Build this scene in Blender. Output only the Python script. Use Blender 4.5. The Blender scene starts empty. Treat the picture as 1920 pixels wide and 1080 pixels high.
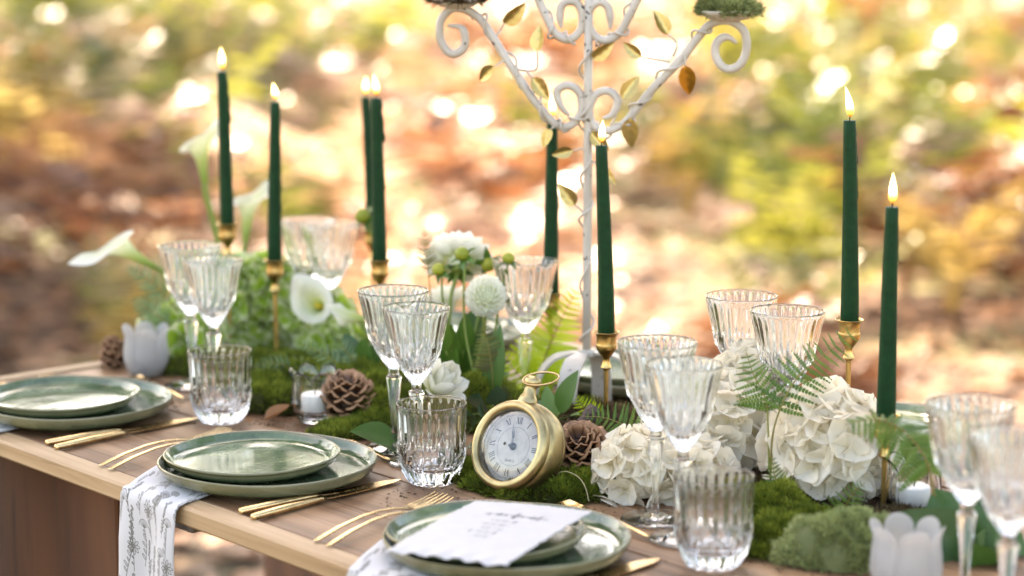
import bpy, math, random
import numpy as np
from mathutils import Vector, Matrix, Quaternion, Euler

S = bpy.context.scene
C = S.collection
PI = math.pi
random.seed(7)
rng = np.random.default_rng(11)
R = math.radians

# ------------------------------------------------------------------ camera
TABLE_Z = 0.75
CAM_H = 1.414
PITCH = math.atan((540 + 182) / 4200.0)
cam_d = bpy.data.cameras.new('camera')
cam = bpy.data.objects.new('camera', cam_d)
C.objects.link(cam)
cam.location = (0, 0, CAM_H)
cam.rotation_euler = (PI / 2 - PITCH, 0, 0)
cam_d.sensor_width = 36.0
cam_d.lens = 4200 / 1920 * 36.0
cam_d.clip_start = 0.05
cam_d.clip_end = 2000
cam_d.dof.use_dof = True
cam_d.dof.focus_distance = 2.60
cam_d.dof.aperture_fstop = 2.6
cam_d.dof.aperture_blades = 0
S.camera = cam

# ------------------------------------------------------------------ daylight
SUN_EL, SUN_AZ = R(47), R(-24)          # high, behind the table and a little to the left
sun_dir = Vector((math.cos(SUN_EL) * math.sin(SUN_AZ), math.cos(SUN_EL) * math.cos(SUN_AZ), math.sin(SUN_EL)))
W = bpy.data.worlds.new('World')
S.world = W
W.use_nodes = True
wn = W.node_tree.nodes
wl = W.node_tree.links
sky = wn.new('ShaderNodeTexSky')
sky.sky_type = 'NISHITA'
sky.sun_disc = False
sky.sun_elevation = SUN_EL
sky.sun_rotation = SUN_AZ
sky.air_density = 1.0
sky.dust_density = 2.0
bg = wn['Background']
bg.inputs['Strength'].default_value = 0.15
wl.new(sky.outputs[0], bg.inputs['Color'])
sun_d = bpy.data.lights.new('sun', 'SUN')
sun_d.energy = 3.7
sun_d.angle = R(0.53)
sun_d.color = (1.0, 0.94, 0.88)
sun = bpy.data.objects.new('sun', sun_d)
sun.rotation_euler = (-sun_dir).to_track_quat('-Z', 'Y').to_euler()
sun.location = (-8, 18, 25)
C.objects.link(sun)
S.view_settings.view_transform = 'Standard'
S.view_settings.look = 'None'
S.view_settings.gamma = 1.0
S.view_settings.use_curve_mapping = False
S.view_settings.exposure = 2.68
S.view_settings.use_white_balance = True
S.view_settings.white_balance_temperature = 8700
S.view_settings.white_balance_tint = 14
S.render.engine = 'CYCLES'
cy = S.cycles
cy.use_denoising = True
cy.max_bounces = 14
cy.diffuse_bounces = 4
cy.glossy_bounces = 5
cy.transmission_bounces = 14
cy.transparent_max_bounces = 8
cy.caustics_reflective = False
cy.caustics_refractive = True
cy.blur_glossy = 0.8
cy.sample_clamp_indirect = 8.0
cy.sample_clamp_direct = 0.0

# ------------------------------------------------------------------ where a line of sight meets a height
def seen(px, py, z=TABLE_Z):
    """Point at height z (metres above the ground) on the line of sight of photo pixel px, py."""
    d = Vector(((px - 960) / 4200, 1.0, -(py - 540) / 4200))
    c, s = math.cos(PITCH), math.sin(PITCH)
    d = Vector((d.x, d.y * c + d.z * s, -d.y * s + d.z * c))
    return Vector((0, 0, CAM_H)) + d * ((z - CAM_H) / d.z)
def seen_y(px, py, y):
    d = Vector(((px - 960) / 4200, 1.0, -(py - 540) / 4200))
    c, s = math.cos(PITCH), math.sin(PITCH)
    d = Vector((d.x, d.y * c + d.z * s, -d.y * s + d.z * c))
    return Vector((0, 0, CAM_H)) + d * (y / d.y)
def above(px, py, base):
    """Point on the line of sight at the depth of the point base."""
    return seen_y(px, py, base.y)
ORG = seen(0, 828.5)
_u = seen(668, 1071) - ORG
TH = math.atan2(_u.y, _u.x)             # the table's long side
U = Vector((math.cos(TH), math.sin(TH), 0))
V = Vector((-math.sin(TH), math.cos(TH), 0))
def T(u, v, z=0.0):
    p = ORG + U * u + V * v
    return Vector((p.x, p.y, TABLE_Z + z))

# ------------------------------------------------------------------ object helpers
def tag(o, label=None, cat=None, group=None, kind=None):
    if label: o['label'] = label
    if cat: o['category'] = cat
    if group: o['group'] = group
    if kind: o['kind'] = kind
    return o
def empty(name, loc=(0, 0, 0), rotz=0.0, label=None, cat=None, group=None):
    o = bpy.data.objects.new(name, None)
    o.empty_display_size = 0.02
    C.objects.link(o)
    o.location = loc
    o.rotation_euler = (0, 0, rotz)
    return tag(o, label, cat, group)
def mesh(name, v, f, smooth=True, uv=None, col=None):
    me = bpy.data.meshes.new(name)
    me.from_pydata([tuple(p) for p in v], [], [tuple(q) for q in f])
    if smooth:
        me.polygons.foreach_set('use_smooth', [True] * len(me.polygons))
    if uv is not None:
        lay = me.uv_layers.new(name='UVMap')
        idx = np.empty(len(me.loops), dtype=np.int32)
        me.loops.foreach_get('vertex_index', idx)
        lay.data.foreach_set('uv', np.asarray(uv, dtype=np.float32)[idx].ravel())
    if col is not None:
        at = me.attributes.new('tone', 'FLOAT', 'POINT')
        at.data.foreach_set('value', np.asarray(col, dtype=np.float32))
    me.update()
    return me
def tri_mesh(name, v, f, smooth=False, col=None):
    """Large triangle or quad meshes straight from arrays."""
    v = np.asarray(v, dtype=np.float32); f = np.asarray(f, dtype=np.int32)
    me = bpy.data.meshes.new(name)
    me.vertices.add(len(v)); me.vertices.foreach_set('co', v.ravel())
    k = f.shape[1]
    me.loops.add(f.size); me.loops.foreach_set('vertex_index', f.ravel())
    me.polygons.add(len(f))
    me.polygons.foreach_set('loop_start', np.arange(0, f.size, k, dtype=np.int32))
    me.polygons.foreach_set('loop_total', np.full(len(f), k, dtype=np.int32))
    if smooth:
        me.polygons.foreach_set('use_smooth', [True] * len(f))
    if col is not None:
        at = me.attributes.new('tone', 'FLOAT', 'POINT')
        at.data.foreach_set('value', np.asarray(col, dtype=np.float32))
    me.update(calc_edges=True)
    return me
def put(name, me, m=None, parent=None, loc=(0, 0, 0), rot=None, scale=None, quat=None):
    if m is not None and not me.materials:
        me.materials.append(m)
    o = bpy.data.objects.new(name, me)
    C.objects.link(o)
    if parent is not None: o.parent = parent
    o.location = loc
    if quat is not None:
        o.rotation_mode = 'QUATERNION'; o.rotation_quaternion = quat
    elif rot is not None: o.rotation_euler = rot
    if scale is not None:
        o.scale = scale if hasattr(scale, '__len__') else (scale,) * 3
    return o
def copy_tree(o, parent=None):
    c = o.copy(); C.objects.link(c)
    if parent is not None: c.parent = parent
    for ch in list(o.children): copy_tree(ch, c)
    return c
class MB:
    """Collects shapes into one mesh."""
    def __init__(s): s.v = []; s.f = []; s.uv = []
    def add(s, v, f, uv=None):
        b = len(s.v)
        s.v += [tuple(p) for p in v]
        s.f += [tuple(i + b for i in q) for q in f]
        s.uv += list(uv) if uv is not None else [(0, 0)] * len(v)
        return s
    def mesh(s, name, smooth=True): return mesh(name, s.v, s.f, smooth, s.uv)
def box_geo(x0, x1, y0, y1, z0, z1, b=0.002):
    """Box with chamfered vertical and top edges."""
    def ring(d, z): return [(x0 + d, y0, z), (x1 - d, y0, z), (x1, y0 + d, z), (x1, y1 - d, z), (x1 - d, y1, z), (x0 + d, y1, z), (x0, y1 - d, z), (x0, y0 + d, z)]
    def ring2(d, z):
        e = d * 1.6
        return [(x0 + e, y0 + d, z), (x1 - e, y0 + d, z), (x1 - d, y0 + e, z), (x1 - d, y1 - e, z), (x1 - e, y1 - d, z), (x0 + e, y1 - d, z), (x0 + d, y1 - e, z), (x0 + d, y0 + e, z)]
    v = ring2(b, z0) + ring(b, z0 + b) + ring(b, z1 - b) + ring2(b, z1)
    f = [tuple(range(7, -1, -1))]
    for k in range(3):
        for i in range(8):
            j = (i + 1) % 8
            f.append((k * 8 + i, k * 8 + j, k * 8 + 8 + j, k * 8 + 8 + i))
    f.append(tuple(range(24, 32)))
    return v, f
def lathe(prof, n=32, mod=None, cap0=False, cap1=False):
    """prof: (radius, z); mod(theta, i, r, z) -> (r, z)."""
    v = []; f = []
    for i, (r, z) in enumerate(prof):
        for k in range(n):
            t = 2 * PI * k / n
            rr, zz = (r, z) if mod is None else mod(t, i, r, z)
            v.append((rr * math.cos(t), rr * math.sin(t), zz))
    for i in range(len(prof) - 1):
        for k in range(n):
            j = (k + 1) % n
            f.append((i * n + k, i * n + j, (i + 1) * n + j, (i + 1) * n + k))
    if cap0:
        v.append((0, 0, prof[0][1])); c = len(v) - 1
        for k in range(n): f.append((c, (k + 1) % n, k))
    if cap1:
        v.append((0, 0, prof[-1][1])); c = len(v) - 1; b = (len(prof) - 1) * n
        for k in range(n): f.append((c, b + k, b + (k + 1) % n))
    return v, f
def spline(pts, n):
    """Catmull-Rom through pts, n samples."""
    P = [Vector(p) for p in pts]
    P = [P[0] * 2 - P[1]] + P + [P[-1] * 2 - P[-2]]
    m = len(P) - 3
    out = []
    for k in range(n):
        t = k / (n - 1) * m
        i = min(int(t), m - 1); t -= i
        a, b, c, d = P[i:i + 4]
        out.append(0.5 * ((2 * b) + (c - a) * t + (2 * a - 5 * b + 4 * c - d) * t * t + (3 * b - a - 3 * c + d) * t ** 3))
    return out
def tube(pts, rad, n=8, cap=True):
    """Tube along points; rad a number or a list."""
    P = [Vector(p) for p in pts]
    m = len(P)
    rr = [rad] * m if not hasattr(rad, '__len__') else rad
    v = []; f = []
    t0 = (P[1] - P[0]).normalized()
    nrm = t0.orthogonal().normalized()
    for i in range(m):
        t = (P[min(i + 1, m - 1)] - P[max(i - 1, 0)])
        t = t.normalized() if t.length > 1e-9 else t0
        nrm = (nrm - t * nrm.dot(t))
        nrm = nrm.normalized() if nrm.length > 1e-6 else t.orthogonal().normalized()
        bi = t.cross(nrm)
        for k in range(n):
            a = 2 * PI * k / n
            v.append(P[i] + (nrm * math.cos(a) + bi * math.sin(a)) * rr[i])
    for i in range(m - 1):
        for k in range(n):
            j = (k + 1) % n
            f.append((i * n + k, i * n + j, (i + 1) * n + j, (i + 1) * n + k))
    if cap:
        f.append(tuple(range(n - 1, -1, -1)))
        f.append(tuple(range((m - 1) * n, m * n)))
    return v, f
def facing(nrm, spin=0.0):
    """Rotation that takes +Z to nrm, with a spin about it."""
    return Vector(nrm).normalized().to_track_quat('Z', 'Y') @ Quaternion((0, 0, 1), spin)

# ------------------------------------------------------------------ materials
def new_mat(name):
    m = bpy.data.materials.new(name); m.use_nodes = True
    nt = m.node_tree
    return m, nt, nt.nodes['Principled BSDF'], nt.nodes['Material Output']
def N(nt, t, **kw):
    n = nt.nodes.new(t)
    for k, v in kw.items():
        if k in n.inputs and not hasattr(n, k): n.inputs[k].default_value = v
        else: setattr(n, k, v)
    return n
def ramp(nt, fac, stops):
    r = nt.nodes.new('ShaderNodeValToRGB')
    e = r.color_ramp.elements
    while len(e) < len(stops): e.new(0.5)
    for k, (p, c) in enumerate(stops):
        e[k].position = p
        e[k].color = (c[0], c[1], c[2], 1)
    nt.links.new(fac, r.inputs[0])
    return r.outputs[0]
def noise(nt, scale, detail=4, rough=0.5, vec=None, dist=0.0):
    n = nt.nodes.new('ShaderNodeTexNoise')
    n.inputs['Scale'].default_value = scale
    n.inputs['Detail'].default_value = detail
    n.inputs['Roughness'].default_value = rough
    n.inputs['Distortion'].default_value = dist
    if vec is not None: nt.links.new(vec, n.inputs['Vector'])
    return n.outputs[0]
def coords(nt, kind='Object', scale=None, loc=None):
    t = nt.nodes.new('ShaderNodeTexCoord')
    if scale is None: return t.outputs[kind]
    mp = nt.nodes.new('ShaderNodeMapping')
    mp.inputs['Scale'].default_value = scale
    if loc: mp.inputs['Location'].default_value = loc
    nt.links.new(t.outputs[kind], mp.inputs['Vector'])
    return mp.outputs[0]
def bump(nt, h, bs, strength=0.3, dist=0.001):
    b = nt.nodes.new('ShaderNodeBump')
    b.inputs['Strength'].default_value = strength
    b.inputs['Distance'].default_value = dist
    nt.links.new(h, b.inputs['Height'])
    nt.links.new(b.outputs[0], bs.inputs['Normal'])
def math_(nt, op, a, b=0.5):
    n = nt.nodes.new('ShaderNodeMath'); n.operation = op
    for k, x in enumerate((a, b)):
        if isinstance(x, (int, float)): n.inputs[k].default_value = x
        else: nt.links.new(x, n.inputs[k])
    return n.outputs[0]
def mixc(nt, fac, a, b, blend='MIX'):
    n = nt.nodes.new('ShaderNodeMix'); n.data_type = 'RGBA'; n.blend_type = blend
    for s, x in ((n.inputs[0], fac), (n.inputs[6], a), (n.inputs[7], b)):
        if isinstance(x, (int, float)): s.default_value = x
        elif isinstance(x, tuple): s.default_value = (*x, 1) if len(x) == 3 else x
        else: nt.links.new(x, s)
    return n.outputs[2]
def obj_random(nt): return N(nt, 'ShaderNodeObjectInfo').outputs['Random']
def simple(name, col, rough=0.5, metal=0.0, spec=0.5, var=0.0, scale=30, bmp=0.0):
    m, nt, bs, out = new_mat(name)
    bs.inputs['Roughness'].default_value = rough
    bs.inputs['Metallic'].default_value = metal
    bs.inputs['Specular IOR Level'].default_value = spec
    bs.inputs['Base Color'].default_value = (*col, 1)
    if var or bmp:
        nz = noise(nt, scale, 5, 0.6, coords(nt))
        if var:
            lo = tuple(c * (1 - var) for c in col); hi = tuple(min(1, c * (1 + var)) for c in col)
            nt.links.new(ramp(nt, nz, [(0.3, lo), (0.7, hi)]), bs.inputs['Base Color'])
        if bmp: bump(nt, nz, bs, bmp)
    return m
def leafy(name, stops, trans=0.35, rough=0.45, scale=12, use='random', spec=0.35, tint=1.0):
    """Thin plant tissue: reflects and lets light through. Colour from per-object random, the tone attribute or noise."""
    m, nt, bs, out = new_mat(name)
    if use == 'random': fac = obj_random(nt)
    elif use == 'tone': fac = N(nt, 'ShaderNodeAttribute', attribute_name='tone').outputs['Fac']
    elif use == 'u': fac = N(nt, 'ShaderNodeSeparateXYZ').outputs[0]
    else: fac = noise(nt, scale, 4, 0.6, coords(nt))
    if use == 'random':
        nz = noise(nt, scale, 3, 0.6, coords(nt))
        fac = math_(nt, 'ADD', math_(nt, 'MULTIPLY', fac, 0.7), math_(nt, 'MULTIPLY', nz, 0.35))
    c = ramp(nt, fac, stops)
    nt.links.new(c, bs.inputs['Base Color'])
    bs.inputs['Roughness'].default_value = rough
    bs.inputs['Specular IOR Level'].default_value = spec
    tr = N(nt, 'ShaderNodeBsdfTranslucent')
    nt.links.new(c if tint == 1.0 else mixc(nt, 1.0, c, (tint, tint, tint), 'MULTIPLY'), tr.inputs['Color'])
    mx = N(nt, 'ShaderNodeMixShader'); mx.inputs[0].default_value = trans
    nt.links.new(bs.outputs[0], mx.inputs[1]); nt.links.new(tr.outputs[0], mx.inputs[2])
    nt.links.new(mx.outputs[0], out.inputs['Surface'])
    return m

# ------------------------------------------------------------------ the forest floor
def ground_material():
    m, nt, bs, out = new_mat('forest_floor')
    co = coords(nt)
    vor = N(nt, 'ShaderNodeTexVoronoi'); vor.inputs['Scale'].default_value = 14
    nt.links.new(co, vor.inputs['Vector'])
    sep = N(nt, 'ShaderNodeSeparateColor'); nt.links.new(vor.outputs['Color'], sep.inputs[0])
    leafc = ramp(nt, sep.outputs[0], [(0.0, (0.03, 0.017, 0.010)), (0.35, (0.08, 0.040, 0.022)), (0.65, (0.16, 0.075, 0.038)), (1.0, (0.26, 0.16, 0.10))])
    big = noise(nt, 0.55, 3, 0.5, co)
    grn = ramp(nt, big, [(0.48, (0, 0, 0)), (0.62, (1, 1, 1))])
    col = mixc(nt, grn, leafc, (0.12, 0.13, 0.03))
    nt.links.new(col, bs.inputs['Base Color'])
    bs.inputs['Roughness'].default_value = 0.8
    bump(nt, vor.outputs['Distance'], bs, 0.6, 0.02)
    return m
gv = []; gf = []
xs = sorted(set([-900, -400, -150, -70] + list(np.arange(-40, 41, 1.0)) + [70, 150, 400, 900]))
ys = sorted(set([-900, -300, -100, -40] + list(np.arange(-12, 60, 1.0)) + [75, 110, 200, 400, 900]))
for y in ys:
    for x in xs:
        near = max(0.0, 1 - math.hypot(x, y - 2.5) / 4.5)
        h = 0.10 * math.sin(x * 0.7 + 1.3) * math.sin(y * 0.5) + 0.05 * math.sin(x * 1.9 + y * 1.3)
        far = max(0, math.hypot(x, y) - 60)
        gv.append((x, y, (h - 0.12) * (1 - near) * (1 if abs(x) < 100 and y < 110 else 0)))
nx = len(xs)
for j in range(len(ys) - 1):
    for i in range(nx - 1):
        gf.append((j * nx + i, j * nx + i + 1, (j + 1) * nx + i + 1, (j + 1) * nx + i))
tag(put('ground', mesh('ground', gv, gf), ground_material()), 'brown forest floor of fallen leaves under and behind the table', 'ground', kind='structure')
def ground_z(x, y):
    near = max(0.0, 1 - math.hypot(x, y - 2.5) / 4.5)
    h = 0.10 * math.sin(x * 0.7 + 1.3) * math.sin(y * 0.5) + 0.05 * math.sin(x * 1.9 + y * 1.3)
    return (h - 0.12) * (1 - near)

# fallen leaves lying loose
def fallen_leaves(n):
    v = np.zeros((n * 4, 3)); 
    y = 3.6 + 22 * rng.random(n) ** 1.6; x = (rng.random(n) - 0.5) * 2 * (0.26 * y + 1.5)
    z = np.array([ground_z(a, b) for a, b in zip(x, y)]) + 0.012
    s = 0.03 + 0.05 * rng.random(n); a = rng.random(n) * 2 * PI
    for k, (du, dv) in enumerate(((-1, 0), (0, -.55), (1, 0), (0, .55))):
        v[k::4, 0] = x + s * (du * np.cos(a) - dv * np.sin(a))
        v[k::4, 1] = y + s * (du * np.sin(a) + dv * np.cos(a))
        v[k::4, 2] = z + (rng.random(n) - 0.2) * 0.035
    f = np.arange(n * 4).reshape(n, 4)
    return tri_mesh('fallen_leaves', v, f, col=np.repeat(rng.random(n), 4))
m_litter = leafy('dry_leaf', [(0, (0.06, 0.026, 0.012)), (0.4, (0.18, 0.08, 0.034)), (0.75, (0.30, 0.15, 0.07)), (1, (0.42, 0.28, 0.17))], 0.3, use='tone')
tag(put('fallen_leaves', fallen_leaves(14000), m_litter), 'dry rust and tan leaves littering the forest floor', 'fallen leaves', kind='stuff')

# bracken plants
def bracken_mesh(seed, nf, lmin, lmax, droop):
    r = random.Random(seed)
    v = []; f = []; col = []
    for k in range(nf):
        az = 2 * PI * k / nf + r.uniform(-.5, .5)
        L = r.uniform(lmin, lmax); lean = r.uniform(0.12, 0.50)
        d = Vector((math.cos(az), math.sin(az), 0)); side = Vector((-d.y, d.x, 0))
        tone = r.random()
        def rach(t): return d * (L * (lean * t + 0.25 * t * t)) + Vector((0, 0, L * (1.05 * t - droop * t ** 2.2)))
        np_ = 15
        prev = rach(0)
        for i in range(1, np_ + 1):
            t = i / np_
            p = rach(t)
            w = 0.006
            b = len(v); v += [prev - side * w, prev + side * w, p + side * w, p - side * w]; f.append((b, b + 1, b + 2, b + 3)); col += [tone * .6] * 4
            tan = (p - prev).normalized()
            if t > 0.28:
                q = (1 - t) / 0.72
                pl = L * 0.36 * (q ** 0.8 * 0.95 + 0.05)
                for sg in (-1, 1):
                    dirv = (side * sg + tan * 0.35 + Vector((0, 0, -0.2 + r.uniform(-.3, .3))) + d * r.uniform(-.3, .3)).normalized()
                    wv = tan * (L * r.uniform(0.012, 0.021))
                    b = len(v)
                    v += [p - wv * .8, p + dirv * pl * .55 - wv + Vector((0, 0, .01)), p + dirv * pl, p + dirv * pl * .55 + wv + Vector((0, 0, .01)), p + wv * .8]
                    f.append((b, b + 1, b + 2, b + 3, b + 4)); col += [min(1, max(0, tone + r.uniform(-.35, .35)))] * 5
            prev = p
    return mesh('bracken', v, f, False, col=col)
m_green = leafy('bracken_green', [(0, (0.04, 0.06, 0.02)), (0.5, (0.12, 0.14, 0.03)), (1, (0.30, 0.30, 0.05))], 0.5, 0.32, use='tone', spec=0.6)
m_yellow = leafy('bracken_yellow', [(0, (0.14, 0.10, 0.03)), (0.5, (0.30, 0.21, 0.06)), (1, (0.48, 0.36, 0.14))], 0.5, 0.32, use='tone', spec=0.6)
m_rust = leafy('bracken_rust', [(0, (0.09, 0.035, 0.017)), (0.5, (0.27, 0.105, 0.045)), (1, (0.48, 0.26, 0.14))], 0.5, 0.32, use='tone', spec=0.6)
m_withered_shade = leafy('bracken_withered_shade', [(0, (0.06, 0.024, 0.012)), (0.5, (0.16, 0.066, 0.03)), (1, (0.28, 0.13, 0.065))], 0.35, 0.4, use='tone', spec=0.45)  # withered brown, darkened to stand in for shade no crown casts at the sides
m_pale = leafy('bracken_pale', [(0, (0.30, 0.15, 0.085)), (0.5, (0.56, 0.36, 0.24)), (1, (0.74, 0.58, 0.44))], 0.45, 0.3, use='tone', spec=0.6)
kinds = []
for nm, mt, lab in (('green', m_green, 'green bracken fern blurred in the undergrowth behind the table'),
                    ('yellow', m_yellow, 'yellowing bracken fern blurred in the undergrowth behind the table'),
                    ('rust', m_rust, 'rust brown dead bracken fern blurred in the undergrowth'),
                    ('withered', m_withered_shade, 'brown withered bracken fern darkened for shade, blurred at the side of the clearing'),
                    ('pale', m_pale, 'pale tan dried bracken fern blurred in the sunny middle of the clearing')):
    ms = [bracken_mesh(100 + len(kinds) * 10 + q, 9, 0.60, 1.15, 0.25 if nm in ('green', 'yellow') else 0.42) for q in range(4)]
    for q in ms: q.materials.append(mt)
    kinds.append((ms, lab, nm))
def bracken_spots():
    out = []
    r = random.Random(5)
    y = 6.2
    while y < 27:
        hw = 0.2286 * y * 1.18 + 0.5
        step = 0.42 + 0.020 * y
        x = -hw + r.uniform(0, step)
        while x < hw:
            out.append((x + r.uniform(-.25, .25), y + r.uniform(-.35, .35)))
            x += step * r.uniform(0.75, 1.3)
        y += 0.62 + 0.045 * y
    return out
r_ = random.Random(3)
for (x, y) in bracken_spots():
    nx_ = x / (0.2286 * y)             # -1 .. 1 over the picture's width
    if y < 7.5 and nx_ < -0.3 and r_.random() < 0.3: continue
    wg = 0.26 + (1.0 if nx_ > 0.35 else 0.0) + (1.3 if nx_ < -0.35 and y > 7.8 else 0)
    wy = 0.22
    wr = 0.75 if abs(nx_ - 0.0) < 0.5 else 0.5
    q = r_.random() * (wg + wy + wr)
    ms, lab, nm = kinds[0] if q < wg else kinds[1] if q < wg + wy else kinds[2]
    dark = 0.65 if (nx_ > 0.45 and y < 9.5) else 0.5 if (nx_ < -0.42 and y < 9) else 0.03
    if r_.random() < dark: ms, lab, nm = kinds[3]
    elif abs(nx_ - 0.05) < 0.5 and r_.random() < 0.55: ms, lab, nm = kinds[4]
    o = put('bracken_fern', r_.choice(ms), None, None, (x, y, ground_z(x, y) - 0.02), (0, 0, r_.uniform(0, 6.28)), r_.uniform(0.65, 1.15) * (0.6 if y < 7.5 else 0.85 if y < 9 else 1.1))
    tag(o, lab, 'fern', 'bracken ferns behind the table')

# trees round the clearing: their crowns shade the table and dapple the floor
def trunk_mesh(h, r):
    pts = [(0, 0, -0.1), (0.04, 0.02, h * .3), (-0.05, 0.05, h * .65), (0.03, 0, h)]
    v, f = tube(spline(pts, 14), [r * (1.25 - 0.9 * k / 13) for k in range(14)], 12)
    mb = MB().add(v, f)
    rr = random.Random(int(h * 100))
    for k in range(8):
        z = h * rr.uniform(.5, .95); a = rr.uniform(0, 6.28); L = rr.uniform(1.2, 2.6)
        p0 = Vector((0, 0, z)); d = Vector((math.cos(a), math.sin(a), rr.uniform(.3, .8)))
        v, f = tube(spline([p0, p0 + d * L * .5 + Vector((0, 0, -.1)), p0 + d * L], 6), [r * .35 * (1 - .8 * i / 5) for i in range(6)], 6)
        mb.add(v, f)
    return mb.mesh('trunk')
def crown_mesh(n, rx, rz, seed, size=0.16):
    g = np.random.default_rng(seed)
    nc = 26
    d = g.normal(size=(nc, 3)); d /= np.linalg.norm(d, axis=1)[:, None]
    cc = d * (g.random((nc, 1)) ** 0.45) * np.array([rx, rx, rz])
    cr = 0.35 + 0.45 * g.random(nc)
    ci = g.integers(0, nc, n)
    e = g.normal(size=(n, 3)); e /= np.linalg.norm(e, axis=1)[:, None]
    p = cc[ci] + e * (g.random((n, 1)) ** 0.5) * cr[ci][:, None] * rx * 0.42
    a = g.normal(size=(n, 3)); a /= np.linalg.norm(a, axis=1)[:, None]
    b = np.cross(a, g.normal(size=(n, 3))); b /= np.linalg.norm(b, axis=1)[:, None]
    s = size * (0.6 + 0.8 * g.random((n, 1)))
    v = np.empty((n * 4, 3))
    v[0::4] = p - a * s; v[1::4] = p - b * s * .5; v[2::4] = p + a * s; v[3::4] = p + b * s * .5
    return tri_mesh('crown', v, np.arange(n * 4).reshape(n, 4), col=np.repeat(g.random(n), 4))
m_crown = leafy('tree_leaf', [(0, (0.04, 0.07, 0.02)), (0.6, (0.08, 0.12, 0.03)), (1, (0.16, 0.17, 0.04))], 0.4, use='tone')
m_bark = simple('bark', (0.09, 0.06, 0.045), 0.9, var=0.5, scale=9, bmp=0.8)
trunks = [trunk_mesh(7.0, 0.16), trunk_mesh(9.0, 0.22)]
crowns = {'dense': crown_mesh(6800, 2.9, 1.7, 1, 0.17), 'open': crown_mesh(4200, 3.0, 2.0, 2, 0.15), 'tall': crown_mesh(8000, 3.3, 3.2, 3, 0.2)}
def tree(x, y, kind, h, s, lab, dx=0, dy=0):
    t = empty('forest_tree', (x, y, ground_z(x, y) if abs(x) < 39 and y < 59 else 0), random.uniform(0, 6.28), lab, 'tree', 'forest trees round the clearing')
    tm = trunks[0] if h < 8 else trunks[1]
    put('trunk', tm, m_bark, t, (0, 0, 0), scale=(1, 1, h / (7 if h < 8 else 9)))
    q = Matrix.Rotation(-t.rotation_euler.z, 3, 'Z') @ Vector((dx, dy, 0))
    put('crown', crowns[kind], m_crown, t, (q.x, q.y, h + 0.2), scale=s)
TREES = [
    (-2.7, 6.6, 'dense', 5.6, 0.95, 'leafy tree whose low crown spreads over the table', 0.5, 0.2),
    (-5.2, 7.6, 'dense', 6.2, 0.9, 'leafy tree further left of the table', 0, 0),
    (2.9, 7.4, 'dense', 6.6, 0.75, 'leafy tree right of the table beside the clearing', 0.2, 0.0),
    (-6.6, 13.2, 'dense', 6.8, 0.8, 'unseen tree added to shade the left end of the fern bank', 1.0, 0),  # out of view, added so its crown darkens the near left ferns
    (-7.2, 19.5, 'dense', 6.8, 0.9, 'unseen tree added to shade the ferns further back left', 1.2, 0),  # another unseen crown, added to shade the left side further back
    (-9.5, 21, 'open', 8.5, 1.2, 'thin crowned tree far left of the clearing', 0, 0),
    (6.3, 15.0, 'open', 7.5, 1.1, 'thin crowned tree right of the fern bank', -.4, 0),
    (9.5, 22, 'dense', 8.5, 1.1, 'leafy tree far right of the clearing', 0, 0),
    (-3.0, 37, 'open', 9.5, 1.3, 'thin crowned tall tree closing the clearing left of its middle', 0, 0),
    (3.5, 39, 'tall', 9.5, 1.2, 'tall tree closing the clearing right of its middle', 0, 0),
    (-10.5, 35, 'tall', 9.5, 1.2, 'tall tree at the back left of the clearing', 0, 0),
    (11.0, 36, 'tall', 9.0, 1.3, 'tall tree at the back right of the clearing', 0, 0),
    (-17, 28, 'tall', 9.0, 1.2, 'tall tree at the far left forest edge', 0, 0),
    (18, 29, 'tall', 9.0, 1.2, 'tall tree at the far right forest edge', 0, 0),
    (7.5, 3.0, 'tall', 7.0, 1.0, 'tall tree close to the right end of the table', 0, 0),
]
for a in TREES: tree(*a)
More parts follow.
